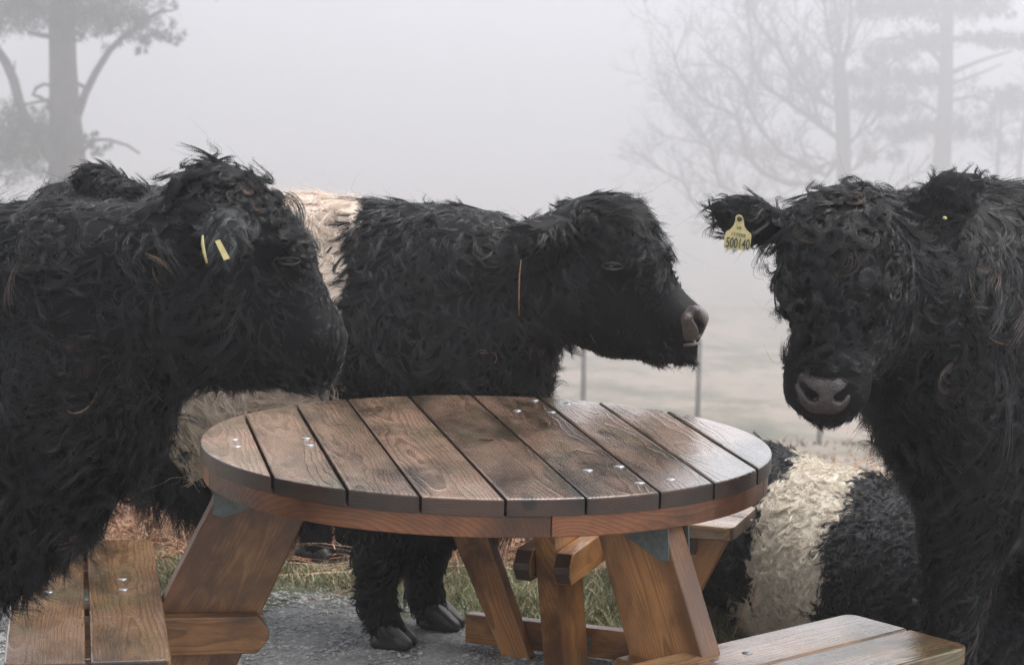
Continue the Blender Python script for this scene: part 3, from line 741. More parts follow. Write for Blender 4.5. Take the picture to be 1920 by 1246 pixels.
def sdf_mesh(prims, h, floor=None):
    lo = np.min([np.minimum(p['A'], p['B']) - max(p['ra'], p['rb']) * max(1, p['s']) for p in prims if not p['sub']], 0) - .05
    hi = np.max([np.maximum(p['A'], p['B']) + max(p['ra'], p['rb']) * max(1, p['s']) for p in prims if not p['sub']], 0) + .05
    n = np.ceil((hi - lo) / h).astype(int) + 1
    F = np.full(n, 1.0, np.float32)
    ax = [lo[i] + h * np.arange(n[i]) for i in range(3)]
    for p in prims:
        m = max(p['ra'], p['rb']) * max(1, p['s']) + p['k'] * 1.6 + .03
        l_ = np.maximum(((np.minimum(p['A'], p['B']) - m - lo) / h).astype(int), 0); u_ = np.minimum(((np.maximum(p['A'], p['B']) + m - lo) / h).astype(int) + 2, n)
        if np.any(u_ <= l_): continue
        sl = tuple(slice(a, b) for a, b in zip(l_, u_))
        G = np.stack(np.meshgrid(*[ax[i][l_[i]:u_[i]] for i in range(3)], indexing='ij'), -1).astype(np.float32)
        d = sdf_prim(p, G); a = F[sl]; k = p['k']
        if p['sub']:
            d = -d; hh = np.maximum(k - np.abs(a - d), 0) / k; F[sl] = np.maximum(a, d) + hh * hh * k * .25
        else:
            hh = np.maximum(k - np.abs(a - d), 0) / k; F[sl] = np.minimum(a, d) + np.where(a < .9, hh * hh * k * .25, 0) * -1
    if floor is not None:
        F = np.maximum(F, (floor - ax[2])[None, None, :].astype(np.float32))
    return surface_nets(F, lo, h)

def surface_nets(F, lo, h):
    I = F < 0
    nx_, ny_, nz_ = F.shape
    cnt = np.zeros((nx_ - 1, ny_ - 1, nz_ - 1), np.int16)
    for a in (0, 1):
        for b in (0, 1):
            for c in (0, 1): cnt += I[a:nx_ - 1 + a, b:ny_ - 1 + b, c:nz_ - 1 + c]
    act = (cnt > 0) & (cnt < 8)
    idx = np.full(act.shape, -1, np.int64); ci, cj, ck = np.nonzero(act); idx[act] = np.arange(len(ci))
    P = np.zeros((len(ci), 3)); W = np.zeros(len(ci))
    corners = [(a, b, c) for a in (0, 1) for b in (0, 1) for c in (0, 1)]
    for a in corners:
        for ax_ in range(3):
            if a[ax_] == 1: continue
            b = list(a); b[ax_] = 1
            fa = F[ci + a[0], cj + a[1], ck + a[2]]; fb = F[ci + b[0], cj + b[1], ck + b[2]]
            m = (fa < 0) != (fb < 0); t = np.where(m, fa / np.where(m, fa - fb, 1), 0)
            q = np.array(a, float)[None] + np.zeros((len(ci), 3)); q[:, ax_] += t
            P += q * m[:, None]; W += m
    V = lo + h * (np.stack([ci, cj, ck], -1) + P / W[:, None])
    Fs = []
    for ax_ in range(3):
        sl0 = [slice(None)] * 3; sl1 = [slice(None)] * 3; sl0[ax_] = slice(0, -1); sl1[ax_] = slice(1, None)
        A_, B_ = I[tuple(sl0)], I[tuple(sl1)]
        e = np.nonzero(A_ != B_); u, v = [x for x in range(3) if x != ax_]
        ok = (e[u] > 0) & (e[v] > 0) & (e[u] < F.shape[u] - 1) & (e[v] < F.shape[v] - 1)
        E_ = [x[ok] for x in e]; inside = A_[E_[0], E_[1], E_[2]]
        def cell(du, dv):
            q = [x.copy() for x in E_]; q[u] = q[u] - du; q[v] = q[v] - dv; return idx[q[0], q[1], q[2]]
        quad = np.stack([cell(1, 1), cell(0, 1), cell(0, 0), cell(1, 0)], -1)
        flip = inside if ax_ != 1 else ~inside
        quad[~flip] = quad[~flip][:, ::-1]
        Fs.append(quad)
    return V, np.concatenate(Fs)

def vnormals(V, F):
    n = np.cross(V[F[:, 2]] - V[F[:, 0]], V[F[:, 3]] - V[F[:, 1]])
    N = np.zeros_like(V)
    for i in range(4): np.add.at(N, F[:, i], n)
    return N / (np.linalg.norm(N, axis=1, keepdims=True) + 1e-12)

def smooth_mesh(V, F, it=2, lam=.5):
    for _ in range(it):
        S = np.zeros_like(V); c = np.zeros(len(V))
        for a, b in ((0, 1), (1, 2), (2, 3), (3, 0)):
            np.add.at(S, F[:, a], V[F[:, b]]); np.add.at(S, F[:, b], V[F[:, a]])
            np.add.at(c, F[:, a], 1); np.add.at(c, F[:, b], 1)
        V = V + lam * (S / c[:, None] - V)
    return V

# fur regions: length, curl (rad), wave, lift, clump, lock radius, gravity, strands per lock, locks per m2
REG = {   # w scales the strand width
    'body':   dict(L=.088, kap=1.7, wav=.8, lift=.17, clump=.86, lr=.0046, g=.35, m=15, dens=4600, w=1.0),
    'neck':   dict(L=.085, kap=1.9, wav=.8, lift=.18, clump=.86, lr=.0046, g=.35, m=15, dens=4600, w=1.0),
    'belly':  dict(L=.150, kap=1.4, wav=1.0, lift=.25, clump=.82, lr=.007, g=1.0, m=14, dens=3600, w=1.0),
    'brisket':dict(L=.090, kap=1.8, wav=.8, lift=.28, clump=.86, lr=.0048, g=.6, m=14, dens=4800, w=1.0),
    'leg':    dict(L=.042, kap=1.2, wav=.5, lift=.30, clump=.85, lr=.0045, g=.4, m=12, dens=7000, w=.9),
    'poll':   dict(L=.078, kap=4.2, wav=.4, lift=.34, clump=.88, lr=.0042, g=.15, m=20, dens=4400, w=.95),
    'fore':   dict(L=.088, kap=6.9, wav=.15, lift=.26, clump=.92, lr=.0036, g=.03, m=26, dens=3000, w=1.0),
    'strand': dict(L=.100, kap=.9, wav=.5, lift=.17, clump=.88, lr=.0050, g=.22, m=17, dens=5000, w=.95),
    'face':   dict(L=.022, kap=.9, wav=.3, lift=.20, clump=.70, lr=.0042, g=.15, m=11, dens=12000, w=.70),
    'jaw':    dict(L=.036, kap=1.4, wav=.4, lift=.35, clump=.65, lr=.0055, g=.5, m=12, dens=8500, w=.7),
    'muzzle': dict(L=.011, kap=.6, wav=.2, lift=.22, clump=.50, lr=.005, g=.1, m=11, dens=17000, w=.6),
    'ear':    dict(L=.050, kap=1.2, wav=.6, lift=.24, clump=.86, lr=.0048, g=.25, m=14, dens=8500, w=.85),
}
PK = ['L', 'kap', 'wav', 'lift', 'clump', 'lr', 'g', 'm', 'dens', 'w']

def make_cow(name, label, prims, h, up_comb, col_fn, seed, dens_scale=1.0, width=.00042, regmod=None, bald=None, group=None, root_loc=(0, 0, 0), lmul=1.0, floor=None):
    g = np.random.default_rng(seed)
    V, F = sdf_mesh(prims, h, floor); V = smooth_mesh(V, F, 2); N = vnormals(V, F)
    regs = {k_: dict(v) for k_, v in REG.items()}
    if regmod:
        for r_, mod in regmod.items(): regs[r_].update(mod)
    root = empty(name, root_loc, 0, label, 'cow', group)
    body = link('body', np_mesh('body', V, F, True, col_fn(V, N)[0]), M['skin'], root)
    # guide roots
    tri = F; P0, P1, P2, P3 = (V[F[:, i]] for i in range(4))
    area = .5 * np.linalg.norm(np.cross(P2 - P0, P3 - P1), axis=1); cen = (P0 + P1 + P2 + P3) / 4
    fn = (N[F[:, 0]] + N[F[:, 2]]); fn /= np.linalg.norm(fn, axis=1, keepdims=True)
    view = np.array([0, 0, CAMZ]) - cen; view /= np.linalg.norm(view, axis=1, keepdims=True)
    vis = np.where((fn * view).sum(1) > -.22, 1.0, .12)
    px, py = project(cen); out = (px < -160) | (px > 2080) | (py > 1400); vis *= np.where(out, .08, 1)
    def params(P):
        ws = []; 
        for p in prims:
            if p['sub']: continue
            ws.append(np.exp(-np.maximum(sdf_prim(p, P.astype(np.float32)), -.05) / .016))
        ws = np.array(ws); ws /= ws.sum(0) + 1e-12
        pr = [p for p in prims if not p['sub']]
        out = {k_: (ws * np.array([regs[p['region']][k_] for p in pr])[:, None]).sum(0) for k_ in PK}
        cb = (ws[..., None] * np.array([p['comb'] if p['comb'] is not None else up_comb for p in pr], float)[:, None, :]).sum(0)
        out['comb'] = cb
        return out
    prm = params(cen)
    lam = area * prm['dens'] * vis * dens_scale
    if bald is not None: lam *= bald(cen)
    cnt = g.poisson(lam); fi = np.repeat(np.arange(len(F)), cnt); NG = len(fi)
    u, v = g.random(NG), g.random(NG)
    base = (P0[fi] * ((1 - u) * (1 - v))[:, None] + P1[fi] * (u * (1 - v))[:, None] + P2[fi] * (u * v)[:, None] + P3[fi] * ((1 - u) * v)[:, None])
    nn = fn[fi]
    pr = {k_: a[fi] for k_, a in prm.items()}
    # comb field, coherent swirls
    phi = np.zeros(NG)
    for j in range(6):
        kv = g.normal(0, 1, 3) * (8 if j < 3 else 26); phi += (.38 if j < 3 else .30) * np.sin(base @ kv + g.uniform(0, 6.28))
    c = pr['comb'] + g.normal(0, .12, (NG, 3)); c -= (c * nn).sum(1, keepdims=True) * nn; c /= np.linalg.norm(c, axis=1, keepdims=True) + 1e-9
    b = np.cross(nn, c); ph = phi * .55; c2 = c * np.cos(ph)[:, None] + b * np.sin(ph)[:, None]; b = np.cross(nn, c2); c = c2
    L = pr['L'] * lmul * np.exp(g.normal(0, .28, NG)); under = nn[:, 2] < -.45
    K = 9; ds = 1.0 / (K - 1)
    sgn = np.where(g.random(NG) < .5 + .45 * np.sign(np.sin(base @ (g.normal(0, 1, 3) * 14))), 1, -1)
    kap = pr['kap'] * np.exp(g.normal(0, .35, NG)) * sgn
    wa = pr['wav'] * g.normal(0, 1, NG); wp = g.uniform(0, 6.28, NG); wf = g.uniform(4, 9, NG)
    b0 = pr['lift'] * g.uniform(.7, 1.5, NG); cur = g.normal(0, .5, NG)
    pts = np.zeros((NG, K, 3)); pts[:, 0] = base - nn * .003; p = pts[:, 0].copy()
    for i in range(1, K):
        s = (i - .5) * ds
        al = kap * s ** 1.35 + wa * (np.sin(wf * s + wp) - np.sin(wp)); be = b0 * (1 - 1.55 * s) + cur * s * np.minimum(np.abs(kap) * .3, .8)
        d = (np.cos(be) * np.cos(al))[:, None] * c + (np.cos(be) * np.sin(al))[:, None] * b + np.sin(be)[:, None] * nn
        d[:, 2] -= pr['g'] * s * (1.0 + under); d /= np.linalg.norm(d, axis=1, keepdims=True)
        p = p + d * (L * ds)[:, None]; pts[:, i] = p
    # children
    m = np.maximum(3, g.poisson(pr['m'])); gi = np.repeat(np.arange(NG), m); NC = len(gi)
    fly = g.random(NC) < .035
    off = g.normal(0, 1, (NC, 2)) * pr['lr'][gi][:, None]
    O = off[:, :1] * c[gi] + off[:, 1:] * b[gi]
    s = np.linspace(0, 1, K)
    keep = 1 - np.where(fly, .1, pr['clump'][gi])[:, None] * np.minimum(s * 1.7, 1)[None, :] ** .8
    ln = g.uniform(.72, 1.08, NC)
    G = pts[gi]
    C = G[:, :1] + (G - G[:, :1]) * ln[:, None, None] + O[:, None, :] * keep[..., None]
    jit = g.normal(0, 1, (NC, 1, 3)) * (L[gi] * np.where(fly, .30, .045))[:, None, None] * (s ** 1.5)[None, :, None]
    C = C + jit
    cv = bpy.data.hair_curves.new('fur'); cv.add_curves([K] * NC)
    cv.points.foreach_set('position', C.astype(np.float32).ravel())
    ra = cv.attributes.get('radius') or cv.attributes.new('radius', 'FLOAT', 'POINT')
    rr = (width * 1.35 * pr['w'][gi] * np.exp(g.normal(0, .3, NC)) * np.where(fly, .5, 1))[:, None] * (1 - .80 * s ** 1.6)[None, :]
    ra.data.foreach_set('value', rr.astype(np.float32).ravel())
    colr, var = col_fn(base, nn, g)
    cc = colr[gi] * np.exp(g.normal(0, .18, (NC, 1)) + (g.normal(0, .35, (NG, 1)) + 1.0 * (g.random((NG, 1)) < .12))[gi] * (colr[gi].mean(1, keepdims=True) < .1))  # random dark locks coloured paler, standing in for highlights on the wet coat
    hay = g.random(NC) < .0004
    cc[hay] = np.array([.26, .15, .08]); rr[hay] *= 1.7; ra.data.foreach_set('value', rr.astype(np.float32).ravel())
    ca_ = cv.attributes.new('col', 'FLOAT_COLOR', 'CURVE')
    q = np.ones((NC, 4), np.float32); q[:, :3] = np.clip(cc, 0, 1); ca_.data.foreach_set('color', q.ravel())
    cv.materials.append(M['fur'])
    o = bpy.data.objects.new('fur', cv); COL.objects.link(o); o.parent = root; o.matrix_parent_inverse = parent_world(root).inverted(); o['kind'] = 'stuff'
    print(name, 'verts', len(V), 'guides', NG, 'strands', NC)
    return root

BLACK = np.array([.0048, .0048, .0053])
def black_only(P, N, g=None):
    c = np.tile(BLACK, (len(P), 1))
    if g is not None:
        r = g.random(len(P)); c = np.where((r < .03)[:, None], np.array([.03, .02, .014]), c)
    return c, None
def belted(centre, axis, half, cols):
    axis = np.array(axis, float); axis /= np.linalg.norm(axis); centre = np.array(centre, float)
    def fn(P, N, g=None):
        t = (P - centre) @ axis
        wob = .018 * np.sin(P[:, 2] * 17 + 1) + .012 * np.sin(P[:, 2] * 41 + P[:, 0] * 13) + (g.normal(0, .010, len(P)) if g is not None else 0)
        inb = np.abs(t + wob) < half
        dirt = np.clip(.5 + .5 * np.sin(P[:, 2] * 11 + P[:, 0] * 9) * np.sin(P[:, 2] * 23 - P[:, 1] * 17), 0, 1) * .5
        low = np.clip((cols['z1'] - P[:, 2]) / (cols['z1'] - cols['z0']), 0, 1)
        mix = np.clip(low * .85 + dirt * .45, 0, 1)[:, None]
        if g is not None: mix = np.clip(mix + g.normal(0, .12, (len(P), 1)), 0, 1)
        w = np.array(cols['clean']) * (1 - mix) + np.array(cols['dirty']) * mix
        c, _ = black_only(P, N, g)
        return np.where(inb[:, None], w, c), None
    return fn

def hoof(parent, c, yaw, s=1.0):
    """cloven hoof standing on the ground"""
    c = np.array(c, float); f = np.array([math.cos(yaw), math.sin(yaw), 0]); sd = np.array([-f[1], f[0], 0])
    pr = []
    for sg in (-1, 1):
        o = c + sd * sg * .027 * s
        pr.append(prim(o + np.array([0, 0, .055]) * s, o + f * .062 * s + np.array([0, 0, .016]) * s, .034 * s, .021 * s, 'x', k=.012))
        pr.append(prim(o - f * .02 * s + np.array([0, 0, .02]) * s, o + f * .05 * s + np.array([0, 0, .014]) * s, .028 * s, .024 * s, 'x', k=.012))
    V, F = sdf_mesh(pr, .0045, floor=c[2]); V = smooth_mesh(V, F, 1)
    return link('hoof', np_mesh('hoof', V, F), M['hoof'], parent)

def nose(parent, c, fwd, up, s=1.0, mat='nose'):
    c = np.array(c, float); f = np.array(fwd, float); f /= np.linalg.norm(f); u = np.array(up, float); u -= (u @ f) * f; u /= np.linalg.norm(u); w = np.cross(f, u)
    def q(a, b, d): return c + (f * a + u * b + w * d) * s
    pr = [prim(q(0, 0, -.022), q(0, 0, .022), .046 * s, .046 * s, 'x', k=.02), prim(q(.010, -.020, -.020), q(.010, -.020, .020), .034 * s, .034 * s, 'x', k=.02)]
    for sg in (-1, 1):
        pr.append(prim(q(.020, .028, sg * .018), q(-.004, .036, sg * .058), .017 * s, .014 * s, 'x', k=.015))
        pr.append(prim(q(.014, -.010, sg * .046), q(-.008, .006, sg * .066), .012 * s, .012 * s, 'x', k=.015))
    for sg in (-1, 1):
        pr.append(prim(q(.040, .000, sg * .032), q(.012, .020, sg * .060), .0125 * s, .0075 * s, 'x', k=.008, sub=True))
        pr.append(prim(q(.030, .002, sg * .036), q(-.01, .004, sg * .040), .011 * s, .012 * s, 'x', k=.006, sub=True))
    V, F = sdf_mesh(pr, .0032); V = smooth_mesh(V, F, 2)
    return link('nose', np_mesh('nose', V, F), M[mat], parent)

def eye(parent, c, nrm, fwd, r=.0175):
    c = Vector(c); n_ = Vector(nrm).normalized(); f = Vector(fwd); f = (f - n_ * f.dot(n_)).normalized(); u = n_.cross(f)
    bm = bmesh.new(); bmesh.ops.create_uvsphere(bm, u_segments=20, v_segments=14, radius=r); bmesh.ops.translate(bm, vec=c, verts=bm.verts)
    me = bpy.data.meshes.new('eye'); bm.to_mesh(me); bm.free(); me.polygons.foreach_set('use_smooth', [True] * len(me.polygons))
    e = link('eye', me, M['eye'], parent)
    for sg in (1, -1):
        m = MB(); pts = []
        for j in range(9):
            a = math.pi * (j / 8); x = math.cos(a) * r * 1.6; y = math.sin(a) * r * (.42 if sg > 0 else .55) * sg
            z = r * (.95 - .35 * (math.cos(a)) ** 2)
            pts.append(c + f * x + u * y + n_ * z)
        m.tube(pts, [.0015, .0028, .0036, .004, .004, .004, .0036, .0028, .0015], 8); m.build('eyelid', M['lid'], parent)
    return e

# ---- middle cow (belted, standing behind the table)
sc_ = lambda px, Y: px * Y / FPX
axm = np.array([-.15, 5.95, 0]) - np.array([-1.45, 6.42, 0]); axm /= np.linalg.norm(axm); wm = np.array([-axm[1], axm[0], 0])
dn = np.array([0, 0, -1.0]); bk = -axm
cb = dn * .9 + bk * .35
MIDP = [
    prim(at(800, 655, 6.0), at(600, 645, 6.10), .362, .365, 'body', .82, wm, cb, .1),
    prim(at(600, 645, 6.10), at(170, 600, 6.36), .365, .335, 'body', .86, wm, cb, .1),
    prim(at(90, 590, 6.42), at(40, 620, 6.45), .31, .29, 'body', .9, wm, cb, .1),
    prim(at(900, 480, 5.95), at(150, 420, 6.4), .125, .12, 'body', 1.5, wm, cb, .08),
    prim(at(560, 860, 6.12), at(330, 840, 6.3), .13, .13, 'belly', 1.3, wm, dn * 1.0 + bk * .1, .1),
    prim(at(930, 840, 5.92), at(740, 880, 6.0), .14, .13, 'belly', 1.4, wm, dn * 1.0 + bk * .1, .1),
    prim(at(895, 590, 5.93), at(1045, 520, 5.86), .235, .150, 'neck', .75, wm, dn * .9 + bk * .25, .06),
    prim(at(905, 745, 5.92), at(935, 700, 5.9), .12, .105, 'brisket', .8, wm, dn * .95 + bk * .2, .06),
    prim(at(1050, 480, 5.87), at(1110, 450, 5.85), .11, .11, 'neck', .8, wm, dn * .8 + bk * .2, .06),
    # head
    prim(at(1130, 452, 5.84), at(1132, 452, 5.84), .095, .095, 'face', .95, wm, axm * .65 + dn * .75, .06),
    prim(at(1112, 408, 5.84), at(1158, 408, 5.84), .048, .054, 'strand', 1.7, wm, axm * .7 + dn * .5, .05),
    prim(at(1178, 456, 5.82), at(1196, 474, 5.81), .076, .066, 'strand', 1.0, wm, axm * .75 + dn * .7, .05),
    prim(at(1125, 560, 5.84), at(1150, 575, 5.83), .125, .115, 'face', .72, wm, axm * .6 + dn * .7, .06),
    prim(at(1195, 505, 5.80), at(1264, 592, 5.77), .072, .056, 'face', 1.0, wm, axm * .9 + dn * .4, .05),
    prim(at(1205, 480, 5.80), at(1232, 520, 5.78), .040, .030, 'poll', 1.3, wm, axm * .55 + dn * .85, .04),
    prim(at(1272, 602, 5.765), at(1284, 606, 5.76), .058, .056, 'muzzle', 1.1, wm, axm * .9 + dn * .4, .04),
    prim(at(1150, 610, 5.83), at(1235, 642, 5.78), .082, .052, 'face', .75, wm, axm * .7 + dn * .6, .06),
    prim(at(1235, 648, 5.78), at(1290, 662, 5.76), .046, .029, 'jaw', .95, wm, axm * .4 + dn * .8, .03),
    prim(at(1140, 478, 5.765), at(1178, 482, 5.755), .026, .024, 'face', 1, None, axm * .7 + dn * .6, .03),
    # ears
    prim(at(1055, 430, 5.74), at(985, 452, 5.66), .040, .046, 'ear', .35, (0.2, 1, .1), -axm * .6 + dn * .8, .03),
    prim(at(985, 452, 5.66), at(962, 475, 5.63), .046, .022, 'ear', .35, (0.2, 1, .1), -axm * .6 + dn * .8, .03),
    prim(at(1085, 400, 5.95), at(1060, 385, 6.05), .034, .02, 'ear', .4, (0.3, 1, .1), -axm * .9 + dn * .3, .03),
    # legs
    prim(at(760, 900, 5.85), at(712, 1040, 5.83), .125, .072, 'leg', .9, wm, dn, .06),
    prim(at(712, 1040, 5.83), at(705, 1120, 5.83), .058, .050, 'leg', 1, None, dn, .04),
    prim(at(705, 1120, 5.83), at(722, 1172, 5.83), .050, .050, 'leg', 1, None, dn, .03),
    prim(at(840, 900, 6.06), at(795, 1030, 6.05), .12, .070, 'leg', .9, wm, dn, .06),
    prim(at(795, 1030, 6.05), at(795, 1100, 6.04), .056, .048, 'leg', 1, None, dn, .04),
    prim(at(795, 1100, 6.04), at(812, 1152, 6.03), .048, .048, 'leg', 1, None, dn, .03),
]
for px_, Y_ in ((95, 6.28), (150, 6.58)):
    a = at(px_, 860, Y_); MIDP.append(prim(a, (a[0], a[1], .33), .13, .07, 'leg', 1, None, dn, .05)); MIDP.append(prim((a[0], a[1], .33), (a[0] + .02, a[1], .05), .06, .05, 'leg', 1, None, dn, .03))
bc = at(575, 500, 6.1)
bdir = axm * 1.0 + np.array([0, 0, .42])
mid_col = belted(at(452, 600, 5.86), axm + np.array([0, 0, .04]), .275, dict(z0=.30, z1=.90, clean=(.60, .50, .43), dirty=(.50, .40, .27)))
NM = at(1293, 602, 5.76)
fwdm = np.array([.80, -.16, -.56])
EM = at(1147, 499, 5.725)
mid_bald = lambda P: ((np.linalg.norm(P - NM, axis=1) > .044) & (np.linalg.norm(P - EM, axis=1) > .024)).astype(float)
mid_col0 = mid_col
def mid_col(P, N, g=None):
    c, _ = mid_col0(P, N, g)
    k_ = P[:, 2] < .475 + .02 * np.sin(P[:, 0] * 31) + (g.normal(0, .02, len(P)) if g is not None else 0)
    b_, _ = black_only(P, N, g)
    return np.where(k_[:, None], b_, c), None
midcow = make_cow('cow', 'shaggy black cow with a cream belt standing in profile behind the picnic table', MIDP, .0125, cb, mid_col, 11, .80, .00050, None, mid_bald, None, (-.8, 6.15, 0), 1.0)
nose(midcow, NM, fwdm, (.55, 0, .8), .98, 'pale_nose')
eye(midcow, EM, (0.1, -1, .1), axm)
for px_, py_, Y_ in ((735, 1195, 5.83), (826, 1172, 6.03)):
    a = at(px_, py_, Y_); hoof(midcow, (a[0] - .01, a[1], 0.0), -.25, .92)
m = MB(); m.tube([at(1268, 645, 5.75), at(1283, 646, 5.725), at(1300, 645, 5.725), at(1312, 643, 5.75)], [.002, .0045, .005, .003], 8); m.build('lip', M['lip'], midcow)
for k_, px_ in enumerate((1288, 1295, 1302)):
    m = MB(); m.tube([at(px_, 642, 5.73), at(px_, 636, 5.73)], [.0045, .004], 7); m.build('tooth', M['tooth'], midcow)
m = MB(); m.tube([at(977, 487, 5.62), at(974, 515, 5.62), at(973, 550, 5.62), at(973, 592, 5.63)], [.0012, .002, .0018, .0015], 6)
tag(m.build('straw_stem', M['straw']), 'thin brown stalk hanging in the fur of the middle cow neck', 'stalk')

# ---- left cow
axl = np.array([1.0, .03, 0]); wl_ = np.array([-.03, 1, 0]); bkl = -axl
cbl = dn * .85 + bkl * .45
LY = 4.15
LEFTP = [
    prim(at(60, 690, LY + .08), at(-700, 715, LY + .25), .29, .35, 'body', .8, wl_, cbl, .1),
    prim(at(120, 482, LY + .05), at(-700, 470, LY + .25), .085, .10, 'neck', 1.9, wl_, bkl * .6 + dn * .7, .07),
    prim(at(365, 545, LY), at(95, 610, LY + .05), .165, .212, 'neck', .75, wl_, cbl, .06),
    prim(at(300, 448, LY), at(120, 470, LY + .04), .055, .075, 'neck', 1.9, wl_, bkl * .5 + dn * .8, .06),
    prim(at(105, 780, LY + .02), at(35, 885, LY + .04), .130, .138, 'brisket', .8, wl_, dn * .9 + bkl * .2, .06),
    prim(at(45, 905, LY + .05), at(-25, 1005, LY + .05), .145, .125, 'brisket', .8, wl_, dn * .95 + bkl * .2, .09),
    # head
    prim(at(408, 408, LY), at(408, 408, LY), .094, .094, 'poll', .98, wl_, axl * .3 + dn * .6, .05),
    prim(at(372, 352, LY), at(410, 350, LY), .035, .040, 'poll', 1.6, wl_, bkl * .2 + dn * .6, .04),
    prim(at(462, 440, LY), at(495, 470, LY), .086, .070, 'fore', 1.0, wl_, axl * .5 + dn * .8, .05),
    prim(at(420, 555, LY), at(470, 590, LY), .145, .120, 'face', .66, wl_, axl * .6 + dn * .7, .06),
    prim(at(510, 490, LY - .01), at(585, 610, LY - .02), .070, .052, 'face', .95, wl_, axl * .8 + dn * .5, .05),
    prim(at(594, 630, LY - .02), at(604, 640, LY - .02), .050, .045, 'muzzle', 1.2, wl_, axl * .8 + dn * .4, .035),
    prim(at(450, 620, LY), at(560, 670, LY - .02), .100, .058, 'face', .7, wl_, axl * .7 + dn * .6, .06),
    prim(at(560, 678, LY - .02), at(600, 676, LY - .02), .048, .034, 'jaw', .9, wl_, axl * .4 + dn * .8, .03),
    prim(at(533, 466, LY - .07), at(552, 480, LY - .075), .024, .018, 'fore', 1, None, axl * .5 + dn * .8, .03),
    # near ear hangs, far ear sticks up behind the neck
    prim(at(432, 408, LY - .10), at(420, 440, LY - .165), .034, .040, 'ear', .40, (0.15, 1, .1), dn * .9 + axl * .1, .02),
    prim(at(420, 440, LY - .165), at(414, 472, LY - .18), .040, .022, 'ear', .40, (0.15, 1, .1), dn * .9 + axl * .1, .02),
    prim(at(262, 385, LY + .16), at(185, 346, LY + .32), .040, .040, 'ear', .5, (0.0, 1, .3), bkl * .8 + np.array([0, 0, .15]), .03),
    prim(at(185, 346, LY + .32), at(158, 326, LY + .36), .040, .020, 'ear', .5, (0.0, 1, .3), bkl * .8 + dn * .3, .03),
]
for x_, Y_ in ((-1.30, 4.02), (-1.42, 4.36)):
    LEFTP.append(prim((x_ + .05, Y_, .62), (x_, Y_, .32), .13, .07, 'leg', 1, None, dn, .06)); LEFTP.append(prim((x_, Y_, .32), (x_ + .02, Y_, .05), .055, .05, 'leg', 1, None, dn, .03))
for x_, Y_ in ((-2.55, 4.15), (-2.62, 4.5)):
    LEFTP.append(prim((x_ + .05, Y_, .65), (x_, Y_, .32), .15, .07, 'leg', 1, None, dn, .06)); LEFTP.append(prim((x_, Y_, .32), (x_ + .02, Y_, .05), .055, .05, 'leg', 1, None, dn, .03))
NL = at(617, 634, LY - .02)
EL = at(541, 488, LY - .082)
left_bald = lambda P: ((np.linalg.norm(P - NL, axis=1) > .034) & (np.linalg.norm(P - EL, axis=1) > .019)).astype(float)
EARC = at(420, 440, LY - .165)
def left_col(P, N, g=None):
    c, _ = black_only(P, N, g)
    e = np.exp(-(np.linalg.norm((P - EARC) * np.array([1, 1, .8]), axis=1) / .050) ** 4)[:, None]
    return c * (1 - e) + np.array([.040, .041, .042]) * e, None
leftcow = make_cow('cow', 'black cow in close profile over the table left end with two thin yellow ear tags', LEFTP, .0115, cbl, left_col, 21, 1.0, .00036, dict(ear=dict(L=.034, lift=.26, clump=.75, dens=16000), face=dict(L=.034, lift=.24, clump=.8)), left_bald, None, (-1.4, 4.2, 0), .92)
nose(leftcow, at(608, 638, LY - .010), (.86, .14, -.5), (.5, 0, .86), .74)
eye(leftcow, EL, (.25, -1, .05), axl, .013)
for x_, Y_ in ((-1.26, 4.02), (-1.38, 4.36), (-2.51, 4.15), (-2.58, 4.5)): hoof(leftcow, (x_, Y_, 0), 0.0, 1.05)
for P_ in ([(380, 441), (380, 456), (383, 474), (388, 493)], ):
    m = MB(); m.tube([at(x, y, 3.955) for x, y in P_], [.0018, .003, .003, .002], 6); m.build('ear_tag', M['tag'], leftcow)
def plate(name, corners, th, mat, parent):
    bm = bmesh.new(); c = [Vector(p) for p in corners]; n_ = (c[1] - c[0]).cross(c[2] - c[0]).normalized() * th
    a = [bm.verts.new(p) for p in c]; b_ = [bm.verts.new(p + n_) for p in c]; k_ = len(c)
    bm.faces.new(a); bm.faces.new(b_[::-1])
    for i in range(k_): bm.faces.new((a[i], a[(i + 1) % k_], b_[(i + 1) % k_], b_[i]))
    bmesh.ops.recalc_face_normals(bm, faces=bm.faces[:]); me = bpy.data.meshes.new(name); bm.to_mesh(me); bm.free()
    return link(name, me, mat, parent)
plate('ear_tag', [at(403, 452, 3.94), at(412, 449, 3.94), at(431, 484, 3.93), at(420, 488, 3.93)], .0015, M['tag'], leftcow)

